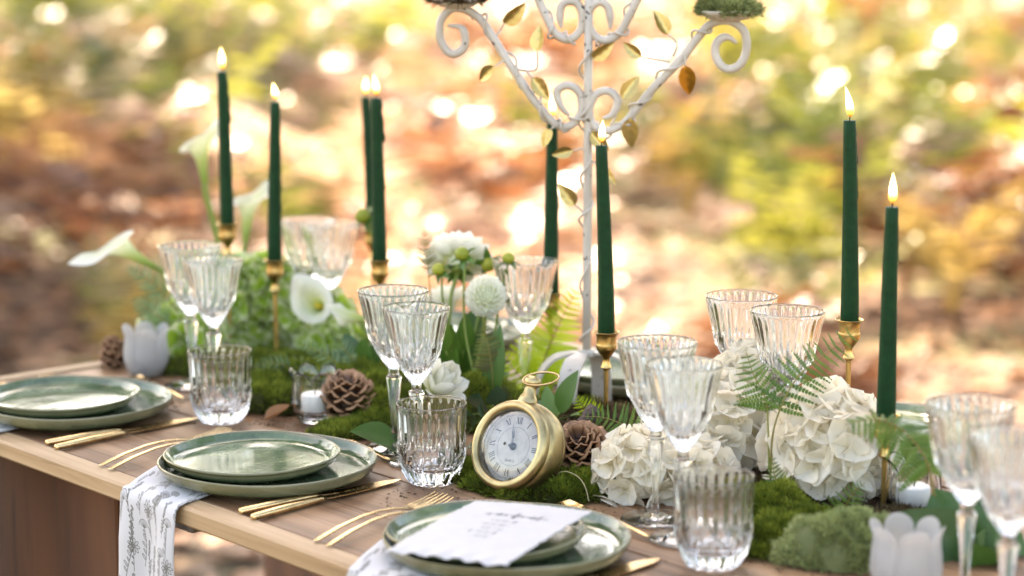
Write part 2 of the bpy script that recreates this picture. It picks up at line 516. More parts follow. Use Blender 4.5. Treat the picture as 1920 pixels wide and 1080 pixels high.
# ------------------------------------------------------------------ the wooden table
def wood(name, c0, c1, c2, rough=0.55, along=0, grain=1.0, across=14):
    m, nt, bs, out = new_mat(name)
    sc = [across] * 3; sc[along] = 1.1
    info = N(nt, 'ShaderNodeObjectInfo')
    tc = N(nt, 'ShaderNodeTexCoord')
    off = N(nt, 'ShaderNodeVectorMath', operation='ADD')
    rv = N(nt, 'ShaderNodeCombineXYZ')
    for k in range(3): nt.links.new(math_(nt, 'MULTIPLY', info.outputs['Random'], 3.7 + k * 5.1), rv.inputs[k])
    nt.links.new(tc.outputs['Object'], off.inputs[0]); nt.links.new(rv.outputs[0], off.inputs[1])
    mp = N(nt, 'ShaderNodeMapping'); mp.inputs['Scale'].default_value = sc
    nt.links.new(off.outputs[0], mp.inputs['Vector'])
    big = noise(nt, 0.9, 3, 0.5, mp.outputs[0], 1.2)
    mp2 = N(nt, 'ShaderNodeMapping'); mp2.inputs['Scale'].default_value = [s * (5.5 if k != along else 2.2) for k, s in enumerate(sc)]
    nt.links.new(off.outputs[0], mp2.inputs['Vector'])
    fine = noise(nt, 1.6, 6, 0.65, mp2.outputs[0], 0.6)
    wv = N(nt, 'ShaderNodeTexWave', wave_type='RINGS', rings_direction='X' if along == 0 else 'Y')
    wv.inputs['Scale'].default_value = 0.55; wv.inputs['Distortion'].default_value = 5; wv.inputs['Detail'].default_value = 3; wv.inputs['Detail Scale'].default_value = 1.2
    nt.links.new(mp.outputs[0], wv.inputs['Vector'])
    f = math_(nt, 'ADD', math_(nt, 'MULTIPLY', big, 0.5), math_(nt, 'MULTIPLY', wv.outputs['Fac'], 0.14))
    f = math_(nt, 'ADD', f, math_(nt, 'MULTIPLY', fine, 0.36 * grain))
    f = math_(nt, 'ADD', f, math_(nt, 'MULTIPLY', math_(nt, 'SUBTRACT', info.outputs['Random'], 0.5), 0.16))
    col = ramp(nt, f, [(0.30, c0), (0.48, c1), (0.68, c2)])
    pores = ramp(nt, fine, [(0.30, (0.45, 0.42, 0.40)), (0.42, (1, 1, 1))])
    col = mixc(nt, 0.8, col, pores, 'MULTIPLY')
    kn = N(nt, 'ShaderNodeTexVoronoi'); kn.inputs['Scale'].default_value = 5.2
    mp3 = N(nt, 'ShaderNodeMapping'); mp3.inputs['Scale'].default_value = [1.0 if k == along else 1.7 for k in range(3)]
    nt.links.new(off.outputs[0], mp3.inputs['Vector']); nt.links.new(mp3.outputs[0], kn.inputs['Vector'])
    kmask = ramp(nt, kn.outputs['Distance'], [(0.035, (1, 1, 1)), (0.085, (0, 0, 0))])
    col = mixc(nt, kmask, col, tuple(c * 0.45 for c in c0))
    nt.links.new(col, bs.inputs['Base Color'])
    bs.inputs['Roughness'].default_value = rough
    bs.inputs['Specular IOR Level'].default_value = 0.4
    bump(nt, fine, bs, 0.35, 0.0012)
    return m
m_top = wood('table_wood', (0.050, 0.023, 0.010), (0.175, 0.086, 0.040), (0.36, 0.205, 0.108), 0.5)
m_trim = wood('trim_wood', (0.20, 0.115, 0.055), (0.36, 0.225, 0.115), (0.50, 0.34, 0.20), 0.55)
m_dark = wood('dark_wood', (0.035, 0.011, 0.004), (0.088, 0.030, 0.011), (0.15, 0.056, 0.022), 0.75, along=2, grain=0.7, across=4)
m_grey = wood('grey_wood', (0.06, 0.05, 0.043), (0.12, 0.10, 0.085), (0.18, 0.15, 0.13), 0.7, along=2)
TW = 0.97; U0 = -0.352; U1 = 1.95
tb = empty('wooden_table', T(0, 0, -TABLE_Z), TH, 'long rustic brown plank table laid for a woodland dinner', 'table')
TZ = TABLE_Z
pw = (TW - 0.066) / 8
for k in range(8):
    v0 = 0.033 + k * pw
    v, f = box_geo(0, U1 - U0 - 0.066, 0.0011, pw - 0.0011, -0.019, -0.0005 * (k % 3), 0.0018)
    put('plank', mesh('plank', v, f, False), m_top, tb, (U0 + 0.033, v0, TZ))
for nm, a, b, c, d in (('front', U0, U1, 0, 0.032), ('back', U0, U1, TW - 0.032, TW)):
    v, f = box_geo(0, b - a, 0, d - c, -0.0205, 0.002, 0.003)
    put('edge_strip', mesh('edge_strip', v, f, False), m_trim, tb, (a, c, TZ))
m_trim_y = wood('trim_wood_end', (0.20, 0.115, 0.055), (0.36, 0.225, 0.115), (0.50, 0.34, 0.20), 0.55, along=1)
for a in (U0, U1 - 0.032):
    v, f = box_geo(0, 0.032, 0, TW - 0.067, -0.0205, 0.0015, 0.003)
    put('edge_strip', mesh('edge_strip', v, f, False), m_trim_y, tb, (a, 0.0335, TZ))
# the panelled trestles under the top
for (a, b, c, d, z0, z1, mt) in ((-0.25, 0.155, 0.07, 0.105, 0.0, TZ - 0.025, m_dark), (0.157, 0.215, 0.14, 0.165, 0.65, TZ - 0.021, m_grey),
                                 (1.35, 1.75, 0.07, 0.105, 0.0, TZ - 0.025, m_dark)):
    v, f = box_geo(0, b - a, 0, d - c, z0, z1, 0.003)
    put('leg_panel', mesh('leg_panel', v, f, False), mt, tb, (a, c, 0))
v, f = box_geo(0, 0.05, 0, 0.42, 0.30, 0.36, 0.004)
put('cross_rail', mesh('cross_rail', v, f, False), m_dark, tb, (0.11, 0.107, 0))
# bench pushed under the far side
bn = empty('wooden_bench', seen(560, 1075, 0.45) + Vector((0.05, 0.1, -0.45)), R(-72), 'low brown wooden bench with a pale seat edge under the table', 'bench')
v, f = box_geo(-0.6, 0.6, -0.02, 0.26, 0.418, 0.45, 0.004); put('seat', mesh('seat', v, f, False), m_trim, bn)
v, f = box_geo(-0.56, 0.56, 0.0, 0.24, 0.20, 0.416, 0.003); put('side_panel', mesh('side_panel', v, f, False), m_dark, bn)
for sx in (-0.5, 0.46):
    v, f = box_geo(sx, sx + 0.04, 0.02, 0.22, 0, 0.199, 0.003); put('leg', mesh('leg', v, f, False), m_dark, bn)

# ------------------------------------------------------------------ stoneware plates
def glaze():
    m, nt, bs, out = new_mat('green_glaze')
    co = coords(nt)
    sep = N(nt, 'ShaderNodeSeparateXYZ'); nt.links.new(co, sep.inputs[0])
    r2 = math_(nt, 'SQRT', math_(nt, 'ADD', math_(nt, 'MULTIPLY', sep.outputs[0], sep.outputs[0]), math_(nt, 'MULTIPLY', sep.outputs[1], sep.outputs[1])))
    big = noise(nt, 16, 5, 0.62, co, 0.8)
    col = ramp(nt, big, [(0.30, (0.040, 0.070, 0.034)), (0.5, (0.090, 0.132, 0.066)), (0.68, (0.20, 0.24, 0.13))])
    sp = noise(nt, 420, 2, 0.5, co)
    spm = ramp(nt, sp, [(0.66, (0, 0, 0)), (0.72, (1, 1, 1))])
    col = mixc(nt, math_(nt, 'MULTIPLY', spm, 0.6), col, (0.30, 0.30, 0.20))
    at = N(nt, 'ShaderNodeAttribute', attribute_name='tone').outputs['Fac']
    edge = math_(nt, 'ADD', at, math_(nt, 'MULTIPLY', math_(nt, 'SUBTRACT', big, 0.5), 0.5))
    em = ramp(nt, edge, [(0.55, (0, 0, 0)), (0.9, (1, 1, 1))])
    col = mixc(nt, math_(nt, 'MULTIPLY', em, 0.65), col, (0.185, 0.145, 0.08))
    nt.links.new(col, bs.inputs['Base Color'])
    bs.inputs['Roughness'].default_value = 0.11
    bs.inputs['Specular IOR Level'].default_value = 0.5
    bs.inputs['Coat Weight'].default_value = 0.22
    bs.inputs['Coat Roughness'].default_value = 0.04
    bump(nt, noise(nt, 26, 4, 0.55, co), bs, 0.30, 0.002)
    return m
m_glaze = glaze()
def plate_mesh(r, h, name):
    s = r / 0.127
    pr = [(0.0, 0.0035), (0.070 * s, 0.0035), (0.071 * s, 0.0), (0.077 * s, 0.0), (0.079 * s, 0.003), (0.100 * s, 0.005), (0.115 * s, 0.0075), (0.1225 * s, 0.012), (0.1258 * s, 0.018), (0.127 * s, h - 0.003), (0.1271 * s, h - 0.001), (0.1262 * s, h), (0.1250 * s, h - 0.0004), (0.1240 * s, h - 0.002), (0.1212 * s, 0.0165), (0.1165 * s, 0.0122), (0.109 * s, 0.0102), (0.095 * s, 0.0094), (0.06 * s, 0.0090), (0.0, 0.0088)]
    dense = []
    for i in range(len(pr) - 1):
        dense += [pr[i], ((pr[i][0] + pr[i + 1][0]) / 2, (pr[i][1] + pr[i + 1][1]) / 2)]
    dense.append(pr[-1])
    rr = random.Random(4)
    def mod(t, i, q, z):
        wob = 1 + 0.006 * math.sin(2 * t + 0.6) + 0.004 * math.sin(3 * t + 2)
        return q * wob, z + (0.0008 * math.sin(3 * t + 1) if q > 0.1 * s else 0)
    v, f = lathe(dense, 96, mod)
    tone = [1.0 if (math.hypot(p[0], p[1]) > 0.1235 * s and p[2] > h - 0.008) else (0.75 if (math.hypot(p[0], p[1]) > 0.118 * s and p[2] < 0.5 * math.hypot(p[0], p[1])) and i < len(v) * 0.5 else 0.15) for i, p in enumerate(v)]
    return mesh(name, v, f, True, col=tone)
me_big = plate_mesh(0.127, 0.025, 'dinner_plate'); me_small = plate_mesh(0.103, 0.021, 'side_plate')
def plate_pair(u, v, l1, l2, du=-0.012, dv=-0.004):
    a = put('dinner_plate', me_big, m_glaze, None, T(u, v, 0.0006), (0, 0, random.uniform(0, 6)))
    tag(a, l1, 'plate', 'green stoneware dinner plates')
    b = put('side_plate', me_small, m_glaze, None, T(u + du, v + dv, 0.0102), (0, 0, random.uniform(0, 6)))
    tag(b, l2, 'plate', 'green stoneware side plates')
PU = (-0.063, 0.372, 0.795)
plate_pair(PU[0], 0.146, 'large green glazed plate at the near left corner of the table', 'small green plate stacked on the large plate at the near left corner', -0.018, -0.012)
plate_pair(PU[1], 0.146, 'large green glazed plate over the printed napkin hanging off the table', 'small green plate stacked on the large plate beside the hanging printed napkin', -0.02, -0.008)
plate_pair(PU[2], 0.146, 'large green glazed plate under the deckled menu card', 'small green plate directly beneath the deckled menu card', -0.018, -0.012)
plate_pair(-0.12, 0.824, 'large green plate on the far side behind the dahlias', 'small green plate stacked on the far plate behind the dahlias')
plate_pair(0.285, 0.824, 'large green plate on the far side right of the candelabra foot', 'small green plate stacked on the far plate right of the candelabra foot')
plate_pair(0.735, 0.824, 'large green plate on the far side behind the rightmost hydrangea', 'small green plate stacked on the far plate behind the rightmost hydrangea')

# ------------------------------------------------------------------ gold cutlery
def gold(name, col, rough, aniso=0.0):
    m, nt, bs, out = new_mat(name)
    bs.inputs['Base Color'].default_value = (*col, 1)
    bs.inputs['Metallic'].default_value = 1.0
    tn = noise(nt, 38, 5, 0.65, coords(nt), 0.5)
    nt.links.new(ramp(nt, tn, [(0.30, tuple(q * 0.66 for q in col)), (0.55, col), (0.75, tuple(min(1, q * 1.08) for q in col))]), bs.inputs['Base Color'])
    nz = noise(nt, 60, 4, 0.6, coords(nt, 'Object', (1, 1, 0.25)))
    nt.links.new(math_(nt, 'ADD', math_(nt, 'MULTIPLY', nz, 0.14), rough - 0.07), bs.inputs['Roughness'])
    bump(nt, nz, bs, 0.02, 0.0003)
    return m
m_gold = gold('brushed_gold', (0.80, 0.56, 0.29), 0.26)
def ribbon(path, widths, thick):
    """Flat bar along +Y: path of (y, z), half widths, thickness."""
    v = []; f = []
    for (y, z), w, t in zip(path, widths, thick):
        v += [(-w, y, z), (-w * .55, y, z + t), (w * .55, y, z + t), (w, y, z), (w * .55, y, z - t * .6), (-w * .55, y, z - t * .6)]
    m = len(path)
    for i in range(m - 1):
        for k in range(6):
            j = (k + 1) % 6
            f.append((i * 6 + k, i * 6 + j, i * 6 + 6 + j, i * 6 + 6 + k))
    f.append(tuple(range(5, -1, -1))); f.append(tuple(range((m - 1) * 6, m * 6)))
    return v, f
def knife_meshes():
    v, f = tube([(0, -0.0005, 0.0045), (0, 0.0, 0.0045), (0, 0.002, 0.0045), (0, 0.05, 0.0045), (0, 0.09, 0.0043), (0, 0.102, 0.004), (0, 0.11, 0.0035)], [0.001, 0.0032, 0.0042, 0.0045, 0.0039, 0.0030, 0.0019], 12)
    h = mesh('handle', v, f)
    bl = [(0.108, 0.0018, 0.0032), (0.118, 0.0042, 0.0028), (0.15, 0.0078, 0.0022), (0.19, 0.0082, 0.0018), (0.212, 0.0065, 0.0015), (0.222, 0.003, 0.0013), (0.226, 0.0008, 0.0012)]
    vv = []; ff = []
    for y, w, z in bl:
        vv += [(-w, y, z), (-w, y, z + 0.0011), (w * 0.6, y, z + 0.0011), (w * 0.6, y, z)]
    for i in range(len(bl) - 1):
        for k in range(4):
            j = (k + 1) % 4
            ff.append((i * 4 + k, i * 4 + j, i * 4 + 4 + j, i * 4 + 4 + k))
    ff += [(3, 2, 1, 0), tuple(range(len(vv) - 4, len(vv)))]
    return h, mesh('blade', vv, ff, False)
def fork_meshes():
    pth = [(0, 0.004), (0.004, 0.0040), (0.04, 0.0095), (0.08, 0.0125), (0.11, 0.0118), (0.135, 0.0085), (0.15, 0.0055), (0.16, 0.0042)]
    v, f = ribbon(pth, [0.002, 0.0042, 0.0040, 0.0031, 0.0024, 0.0023, 0.0042, 0.0085], [0.0006, 0.0013, 0.0014, 0.0014, 0.0014, 0.0013, 0.0011, 0.0009])
    h = mesh('handle', v, f)
    mb = MB()
    v, f = ribbon([(0.1603, 0.0042), (0.166, 0.0038), (0.172, 0.0037)], [0.0087, 0.0105, 0.0108], [0.0009, 0.0008, 0.0008]); mb.add(v, f)
    for k in range(4):
        x = -0.0087 + k * 0.0058
        v, f = ribbon([(0.1715, 0.0037), (0.19, 0.0042), (0.21, 0.0062), (0.219, 0.0078)], [0.0017, 0.0015, 0.0013, 0.0006], [0.0007] * 4)
        mb.add([(p[0] + x, p[1], p[2]) for p in v], f)
    return h, mb.mesh('tines', False)
def spoon_meshes():
    v, f = ribbon([(0, 0.003), (0.004, 0.003), (0.05, 0.007), (0.09, 0.008), (0.12, 0.005)], [0.002, 0.0042, 0.0035, 0.0025, 0.0022], [0.0006, 0.0013, 0.0014, 0.0014, 0.001])
    h = mesh('handle', v, f)
    vv = []; ff = []; n = 9
    for i in range(n):
        for k in range(n):
            a = i / (n - 1) * 2 - 1; b = k / (n - 1) * 2 - 1
            x = a * math.sqrt(1 - b * b / 2) * 0.014; y = b * math.sqrt(1 - a * a / 2) * 0.022
            vv.append((x, 0.142 + y, 0.001 + 0.005 * (a * a + b * b) / 1.6))
    for i in range(n - 1):
        for k in range(n - 1): ff.append((i * n + k, i * n + n + k, i * n + n + k + 1, i * n + k + 1))
    return h, mesh('bowl', vv, ff)
KN, FK, SP = knife_meshes(), fork_meshes(), spoon_meshes()
def cutlery(name, ms, pn, u0, v0, u1, v1, lab, cat, grp):
    a = T(u0, v0, 0.0008); b = T(u1, v1)
    ang = math.atan2(b.y - a.y, b.x - a.x) - PI / 2
    t = empty(name, a, ang, lab, cat, grp)
    put('handle', ms[0], m_gold, t); put(pn, ms[1], m_gold, t)
GK, GF, GS = 'gold knives right of the plates', 'gold forks left of the plates', 'gold dessert spoons above the plates'
kd = [('near left plate', 0.062, 0.030), ('plate with the hanging printed napkin', 0.484, 0.029), ('plate with the menu card', 0.909, 0.030)]
for nm, u, v_ in kd:
    cutlery('gold_knife', KN, 'blade', u, v_, u + 0.000, v_ + 0.22, 'slim gold knife lying next to the ' + nm, 'knife', GK)
    cutlery('gold_knife', KN, 'blade', u + 0.028, v_ - 0.003, u + 0.003, v_ + 0.215, 'outer gold knife of the pair right of the ' + nm, 'knife', GK)
fd = [('near left plate', -0.235, 0.022), ('plate with the hanging printed napkin', 0.202, 0.022), ('plate with the menu card', 0.629, 0.024)]
for nm, u, v_ in fd:
    cutlery('gold_fork', FK, 'tines', u, v_, u - 0.052, v_ + 0.222, 'outer gold fork of the pair left of the ' + nm, 'fork', GF)
    cutlery('gold_fork', FK, 'tines', u + 0.023, v_ - 0.001, u - 0.046, v_ + 0.25, 'inner gold fork tucked beside the ' + nm, 'fork', GF)
for nm, u in (('near left plate', -0.045), ('plate with the hanging printed napkin', 0.405), ('plate with the menu card', 0.848)):
    cutlery('gold_spoon', SP, 'bowl', u, 0.300, u - 0.2, 0.325, 'gold dessert spoon lying behind the ' + nm, 'spoon', GS)

# ------------------------------------------------------------------ cut crystal
def glass_mat(name, col=(1, 1, 1), rough=0.0, ior=1.5):
    m, nt, bs, out = new_mat(name)
    bs.inputs['Base Color'].default_value = (*col, 1)
    bs.inputs['Roughness'].default_value = rough
    bs.inputs['Transmission Weight'].default_value = 1.0
    bs.inputs['IOR'].default_value = ior
    return m
m_crystal = glass_mat('crystal', (0.985, 0.992, 0.988), 0.0, 1.53)
def frost():
    m, nt, bs, out = new_mat('frosted_glass')
    bs.inputs['Base Color'].default_value = (0.66, 0.65, 0.64, 1)
    bs.inputs['Roughness'].default_value = 0.5
    bs.inputs['Transmission Weight'].default_value = 0.55
    bs.inputs['IOR'].default_value = 1.35
    tr = N(nt, 'ShaderNodeBsdfTranslucent'); tr.inputs['Color'].default_value = (0.66, 0.65, 0.64, 1)
    mx = N(nt, 'ShaderNodeMixShader'); mx.inputs[0].default_value = 0.45
    nt.links.new(bs.outputs[0], mx.inputs[1]); nt.links.new(tr.outputs[0], mx.inputs[2]); nt.links.new(mx.outputs[0], out.inputs['Surface'])
    return m
m_frost = frost()
def interp(prof, n):
    P = [Vector((r, z, 0)) for r, z in prof]
    return [(p.x, p.y) for p in spline(P, n)]
def sstep(a, b, x):
    t = min(1, max(0, (x - a) / (b - a))); return t * t * (3 - 2 * t)
def wine_meshes(s, sr):
    """s scales heights, sr radii; cut lancets low on the bowl and flutes above them."""
    outer = interp([(0.0062, 0.0965), (0.0088, 0.1000), (0.0125, 0.1055), (0.0190, 0.1150), (0.0255, 0.1265), (0.0292, 0.1370), (0.0312, 0.1480), (0.0338, 0.1620), (0.0372, 0.1770), (0.0402, 0.1880)], 58)
    inner = interp([(0.0388, 0.1880), (0.0355, 0.1765), (0.0318, 0.1620), (0.0288, 0.1480), (0.0258, 0.1370), (0.0216, 0.1275), (0.0155, 0.1185), (0.0085, 0.1135), (0.0, 0.1120)], 30)
    lip = [(0.0404, 0.1890), (0.0402, 0.1897), (0.0396, 0.1900), (0.0390, 0.1896), (0.0388, 0.1889)]
    prof = outer + lip + inner
    no = len(outer); n = 168
    def mod(t, i, r, z):
        if i < no:
            ph = ((t * 14 / (2 * PI)) % 1.0) - 0.5
            ph2 = ((t * 14 / (2 * PI) + 0.5) % 1.0) - 0.5
            za = 0.134 - 0.020 * (2 * abs(ph)) ** 1.3
            zb = 0.150 - 0.022 * (2 * abs(ph2)) ** 1.3
            k = sstep(0.0985, 0.108, z)
            if z < za: r2 = r - (0.0036 * (1 - (2 * ph) ** 2) * sstep(0, 0.004, za - z) - 0.0008) * k * min(1, r / 0.020)
            elif z < zb: r2 = r - (0.0026 * (1 - (2 * ph2) ** 2) * sstep(0, 0.003, zb - z) - 0.0008) * k
            else:
                fl = abs(math.cos(t * 14))
                r2 = r + 0.0017 * (fl ** 1.5 - 0.55) * (1 - sstep(0.181, 0.188, z)) * sstep(0, 0.004, z - zb) + 0.0004
            return r2 * sr, z * s
        return r * sr, z * s
    v, f = lathe(prof, n, mod)
    bowl = mesh('bowl', v, f)
    st = interp([(0.0042, 0.0105), (0.0038, 0.0180), (0.0042, 0.0300), (0.0058, 0.0500), (0.0080, 0.0680), (0.0096, 0.0800), (0.0102, 0.0852), (0.0096, 0.0872), (0.0070, 0.0885), (0.0062, 0.0905), (0.0060, 0.0935), (0.0062, 0.0965)], 64)
    def mods(t, i, r, z):
        ph = ((t * 8 / (2 * PI)) % 1.0) - 0.5
        k = sstep(0.014, 0.02, z) * (1 - sstep(0.084, 0.088, z))
        return r * (1 + k * 0.10 * (math.cos(PI * 0.25 * 0.5) / math.cos(ph * 2 * PI / 8) - 1) * 4 - 0.05 * k) * (sr if z > 0.09 else 1), z * s
    v, f = lathe(st, 56, mods)
    stem = mesh('stem', v, f)
    ft = [(0.0, 0.0), (0.030, 0.0), (0.0345, 0.0003), (0.0356, 0.0012), (0.0352, 0.0022), (0.033, 0.0028), (0.024, 0.0038), (0.014, 0.0055), (0.008, 0.0078), (0.0052, 0.0092), (0.0042, 0.0105)]
    ft = [ft[0]] + [q for i in range(len(ft) - 1) for q in (((ft[i][0] + ft[i + 1][0]) / 2, (ft[i][1] + ft[i + 1][1]) / 2), ft[i + 1])]
    v, f = lathe(ft, 56, lambda t, i, r, z: (r * (sr if r > 0.02 else 1), z * s))
    return bowl, stem, mesh('foot', v, f)
WB = wine_meshes(1.045, 1.075); WS = wine_meshes(1.0, 1.0)
def wine(p, ms, lab, spin):
    t = empty('wine_glass', (p.x, p.y, TABLE_Z + 0.0005), spin, lab, 'wine glass', 'cut crystal wine glasses')
    for nm, m_ in zip(('bowl', 'stem', 'foot'), ms): put(nm, m_, m_crystal, t)
def at_h(px, py, h): return seen(px, py, TABLE_Z + h)
wine(at_h(355, 462, .197), WB, 'larger of the two crystal goblets behind the leftmost tumbler', 0.1)
wine(at_h(398, 487, .189), WS, 'smaller crystal goblet directly behind the leftmost tumbler', 0.3)
wine(at_h(737, 544, .1985), WB, 'larger crystal goblet left of the white tulip behind the middle tumbler', 0.5)
wine(at_h(780, 576, .190), WS, 'smaller crystal goblet in front of the white tulip by the clock', 0.02)
wine(at_h(1232, 641, .1985), WB, 'larger crystal goblet left of the blurred tumbler among white hydrangeas', 0.2)
wine(at_h(1283, 682, .190), WS, 'smaller crystal goblet directly behind the blurred near tumbler', 0.8)
wine(at_h(1820, 756, .1985), WB, 'larger blurred crystal goblet at the near right corner', 0.6)
wine(at_h(1898, 815, .190), WS, 'smaller blurred crystal goblet cut by the right edge of the photo', 0.4)
wine(at_h(577, 414, .197), WB, 'crystal goblet on the far side left of the two', 0.4)
wine(at_h(618, 420, .197), WB, 'crystal goblet on the far side behind the green hydrangea, right one', 0.15)
wine(at_h(985, 490, .197), WB, 'crystal goblet on the far side behind the pompon dahlia', 0.9)
wine(at_h(1390, 567, .190), WB, 'crystal goblet behind the hydrangeas, left of two near the tall right candle', 0.35)
wine(at_h(1477, 582, .1985), WB, 'crystal goblet behind the hydrangeas, right of two near the tall right candle', 0.75)

def tumbler_mesh():
    outer = interp([(0.0250, 0.0), (0.0268, 0.0012), (0.0300, 0.0060), (0.0345, 0.0140), (0.0385, 0.0240), (0.0402, 0.0320), (0.0398, 0.0400), (0.0392, 0.0480), (0.0394, 0.0620), (0.0402, 0.0780), (0.0411, 0.0925)], 66)
    lip = [(0.0413, 0.0934), (0.0411, 0.0941), (0.0405, 0.0944), (0.0398, 0.0941), (0.0396, 0.0934)]
    inner = interp([(0.0395, 0.0925), (0.0382, 0.0780), (0.0370, 0.0620), (0.0358, 0.0480), (0.0342, 0.0360), (0.0312, 0.0265), (0.0262, 0.0205), (0.0180, 0.0172), (0.0, 0.0165)], 30)
    bottom = [(0.0, 0.0022), (0.014, 0.0018), (0.0205, 0.0010), (0.0230, 0.0)]
    prof = bottom + outer + lip + inner
    b0, b1 = len(bottom), len(bottom) + len(outer); n = 192
    def mod(t, i, r, z):
        if b0 <= i < b1:
            ph = ((t * 12 / (2 * PI)) % 1.0) - 0.5
            ph2 = ((t * 12 / (2 * PI) + 0.5) % 1.0) - 0.5
            za = 0.0395 - 0.022 * (2 * abs(ph)) ** 1.5
            zb = 0.052 - 0.020 * (2 * abs(ph2)) ** 1.5
            fl = abs(math.cos(t * 12))
            if z < za: r -= 0.0042 * (1 - (2 * ph) ** 2) * sstep(0, 0.003, za - z) * sstep(-0.002, 0.006, z) - 0.0006
            elif z < zb: r -= 0.0028 * (1 - (2 * ph2) ** 2) * sstep(0, 0.002, zb - z) - 0.0006
            else: r += 0.0015 * (fl ** 1.5 - 0.55) * (1 - sstep(0.083, 0.090, z)) * sstep(0, 0.004, z - zb)
        return r, z
    v, f = lathe(prof, n, mod)
    return mesh('tumbler', v, f)
me_tum = tumbler_mesh()
for (px, py), lab, sp in (((415, 790), 'cut crystal tumbler left, in front of the green hydrangea', 0.1), ((810, 904), 'sharp cut crystal tumbler just left of the brass clock', 0.17), ((1336, 1060), 'blurred near cut crystal tumbler in front of white hydrangeas', 0.3)):
    p = seen(px, py); p.z = TABLE_Z + 0.0006
    tag(put('crystal_tumbler', me_tum, m_crystal, None, p, (0, 0, sp)), lab, 'tumbler', 'cut crystal tumblers')

# ------------------------------------------------------------------ tulip votive holders with tealights
def votive_mesh():
    outer = interp([(0.020, 0.0), (0.0225, 0.002), (0.028, 0.012), (0.0315, 0.025), (0.0308, 0.040), (0.0285, 0.052), (0.0300, 0.060)], 26)
    inner = interp([(0.0280, 0.0595), (0.0265, 0.052), (0.0285, 0.040), (0.0290, 0.025), (0.0250, 0.013), (0.016, 0.0085), (0.0, 0.008)], 22)
    prof = [(0.0, 0.0015), (0.017, 0.001)] + outer + [(0.0292, 0.0612)] + inner
    def mod(t, i, r, z):
        ph = ((t * 6 / (2 * PI)) % 1.0) - 0.5
        pet = math.sqrt(max(0, 1 - (2 * ph) ** 2))
        k = sstep(0.006, 0.03, z)
        r2 = r * (1 + 0.10 * k * (pet - 0.7)) + 0.003 * sstep(.045, .062, z) * pet
        z2 = z + 0.016 * sstep(0.035, 0.060, z) * (pet - 0.45)
        return r2, z2
    v, f = lathe(prof, 96, mod)
    return mesh('votive', v, f)
me_vot = votive_mesh()
m_wax_w = simple('white_wax', (0.86, 0.84, 0.80), 0.45, spec=0.4)
m_wick = simple('wick', (0.03, 0.025, 0.02), 0.9)
def votive(p, frosted, lab, labc, sc=1.0, spin=0.2):
    o = put('tulip_votive_holder', me_vot, None, None, (p.x, p.y, p.z + 0.0006), (0, 0, spin), sc)
    if not me_vot.materials: me_vot.materials.append(m_crystal)
    o.material_slots[0].link = 'OBJECT'; o.material_slots[0].material = m_frost if frosted else m_crystal
    tag(o, lab, 'candle holder', 'tulip shaped votive holders')
    v, f = lathe([(0.0, 0), (0.0185, 0), (0.019, 0.001), (0.019, 0.020), (0.0182, 0.0215), (0.003, 0.0205), (0.0, 0.0204)], 24)
    c = put('tealight_candle', mesh('tealight', v, f), m_wax_w, None, (p.x, p.y, p.z + 0.0006 + 0.0145 * sc), None, sc)
    tag(c, labc, 'candle', 'white candles inside the votive holders')
    v, f = tube([(0, 0, 0.0205), (0.0005, 0, 0.026), (0.001, 0.0005, 0.030)], 0.0007, 6)
    put('wick', mesh('wick', v, f), m_wick, c)
votive(seen(275, 703), True, 'frosted white tulip votive holder at the far left', 'white candle inside the far left frosted holder', 1.02)
votive(seen(592, 790), False, 'clear tulip votive holder left of the pine cone', 'white candle inside the clear holder beside the pine cone', 1.0, 0.45)
votive(seen(1697, 1122), True, 'frosted tulip votive holder at the near right before the moss', 'white candle inside the near right frosted holder', 1.08, 0.1)
votive(seen(1712, 968), False, 'clear tulip votive holder half hidden behind the drooping fern', 'white candle inside the holder behind the drooping fern', 0.95, 0.7)

# ------------------------------------------------------------------ brass candlesticks and green tapers
m_brass = gold('aged_brass', (0.62, 0.40, 0.15), 0.30)
def stick_mesh(h):
    cup = interp([(0.0030, h - 0.050), (0.0034, h - 0.048), (0.0066, h - 0.0455), (0.0058, h - 0.043), (0.0044, h - 0.037), (0.0050, h - 0.033), (0.0085, h - 0.028), (0.0122, h - 0.022), (0.0128, h - 0.016), (0.0122, h - 0.0155), (0.0121, h - 0.008), (0.0135, h - 0.003), (0.0163, h - 0.0006), (0.0166, h)], 48)
    prof = cup + [(0.0160, h + 0.0003), (0.0132, h - 0.003), (0.0112, h - 0.006), (0.0112, h - 0.014), (0.0, h - 0.0142)]
    v, f = lathe(prof, 32); c = mesh('cup', v, f)
    st = [(0.0052, 0.0062), (0.0036, 0.0085), (0.0030, 0.014), (0.0030, h * 0.45), (0.0031, h - 0.0505)]
    v, f = lathe(st, 16); s_ = mesh('stem', v, f)
    v, f = lathe([(0.0, 0.0), (0.0345, 0.0), (0.0352, 0.0008), (0.0345, 0.002), (0.028, 0.0028), (0.013, 0.0038), (0.007, 0.0052), (0.0052, 0.0062)], 40); b = mesh('base', v, f)
    return c, s_, b
def wax():
    m, nt, bs, out = new_mat('green_wax')
    nz = noise(nt, 90, 5, 0.6, coords(nt))
    nt.links.new(ramp(nt, nz, [(0.3, (0.001, 0.024, 0.006)), (0.7, (0.003, 0.042, 0.011))]), bs.inputs['Base Color'])
    bs.inputs['Roughness'].default_value = 0.5
    bs.inputs['Specular IOR Level'].default_value = 0.16
    bs.inputs['Subsurface Weight'].default_value = 0.25
    bs.inputs['Subsurface Radius'].default_value = (0.002, 0.005, 0.002)
    bump(nt, noise(nt, 140, 3, 0.6, coords(nt, 'Object', (1, 1, 0.2))), bs, 0.10, 0.0006)
    return m
m_wax = wax()
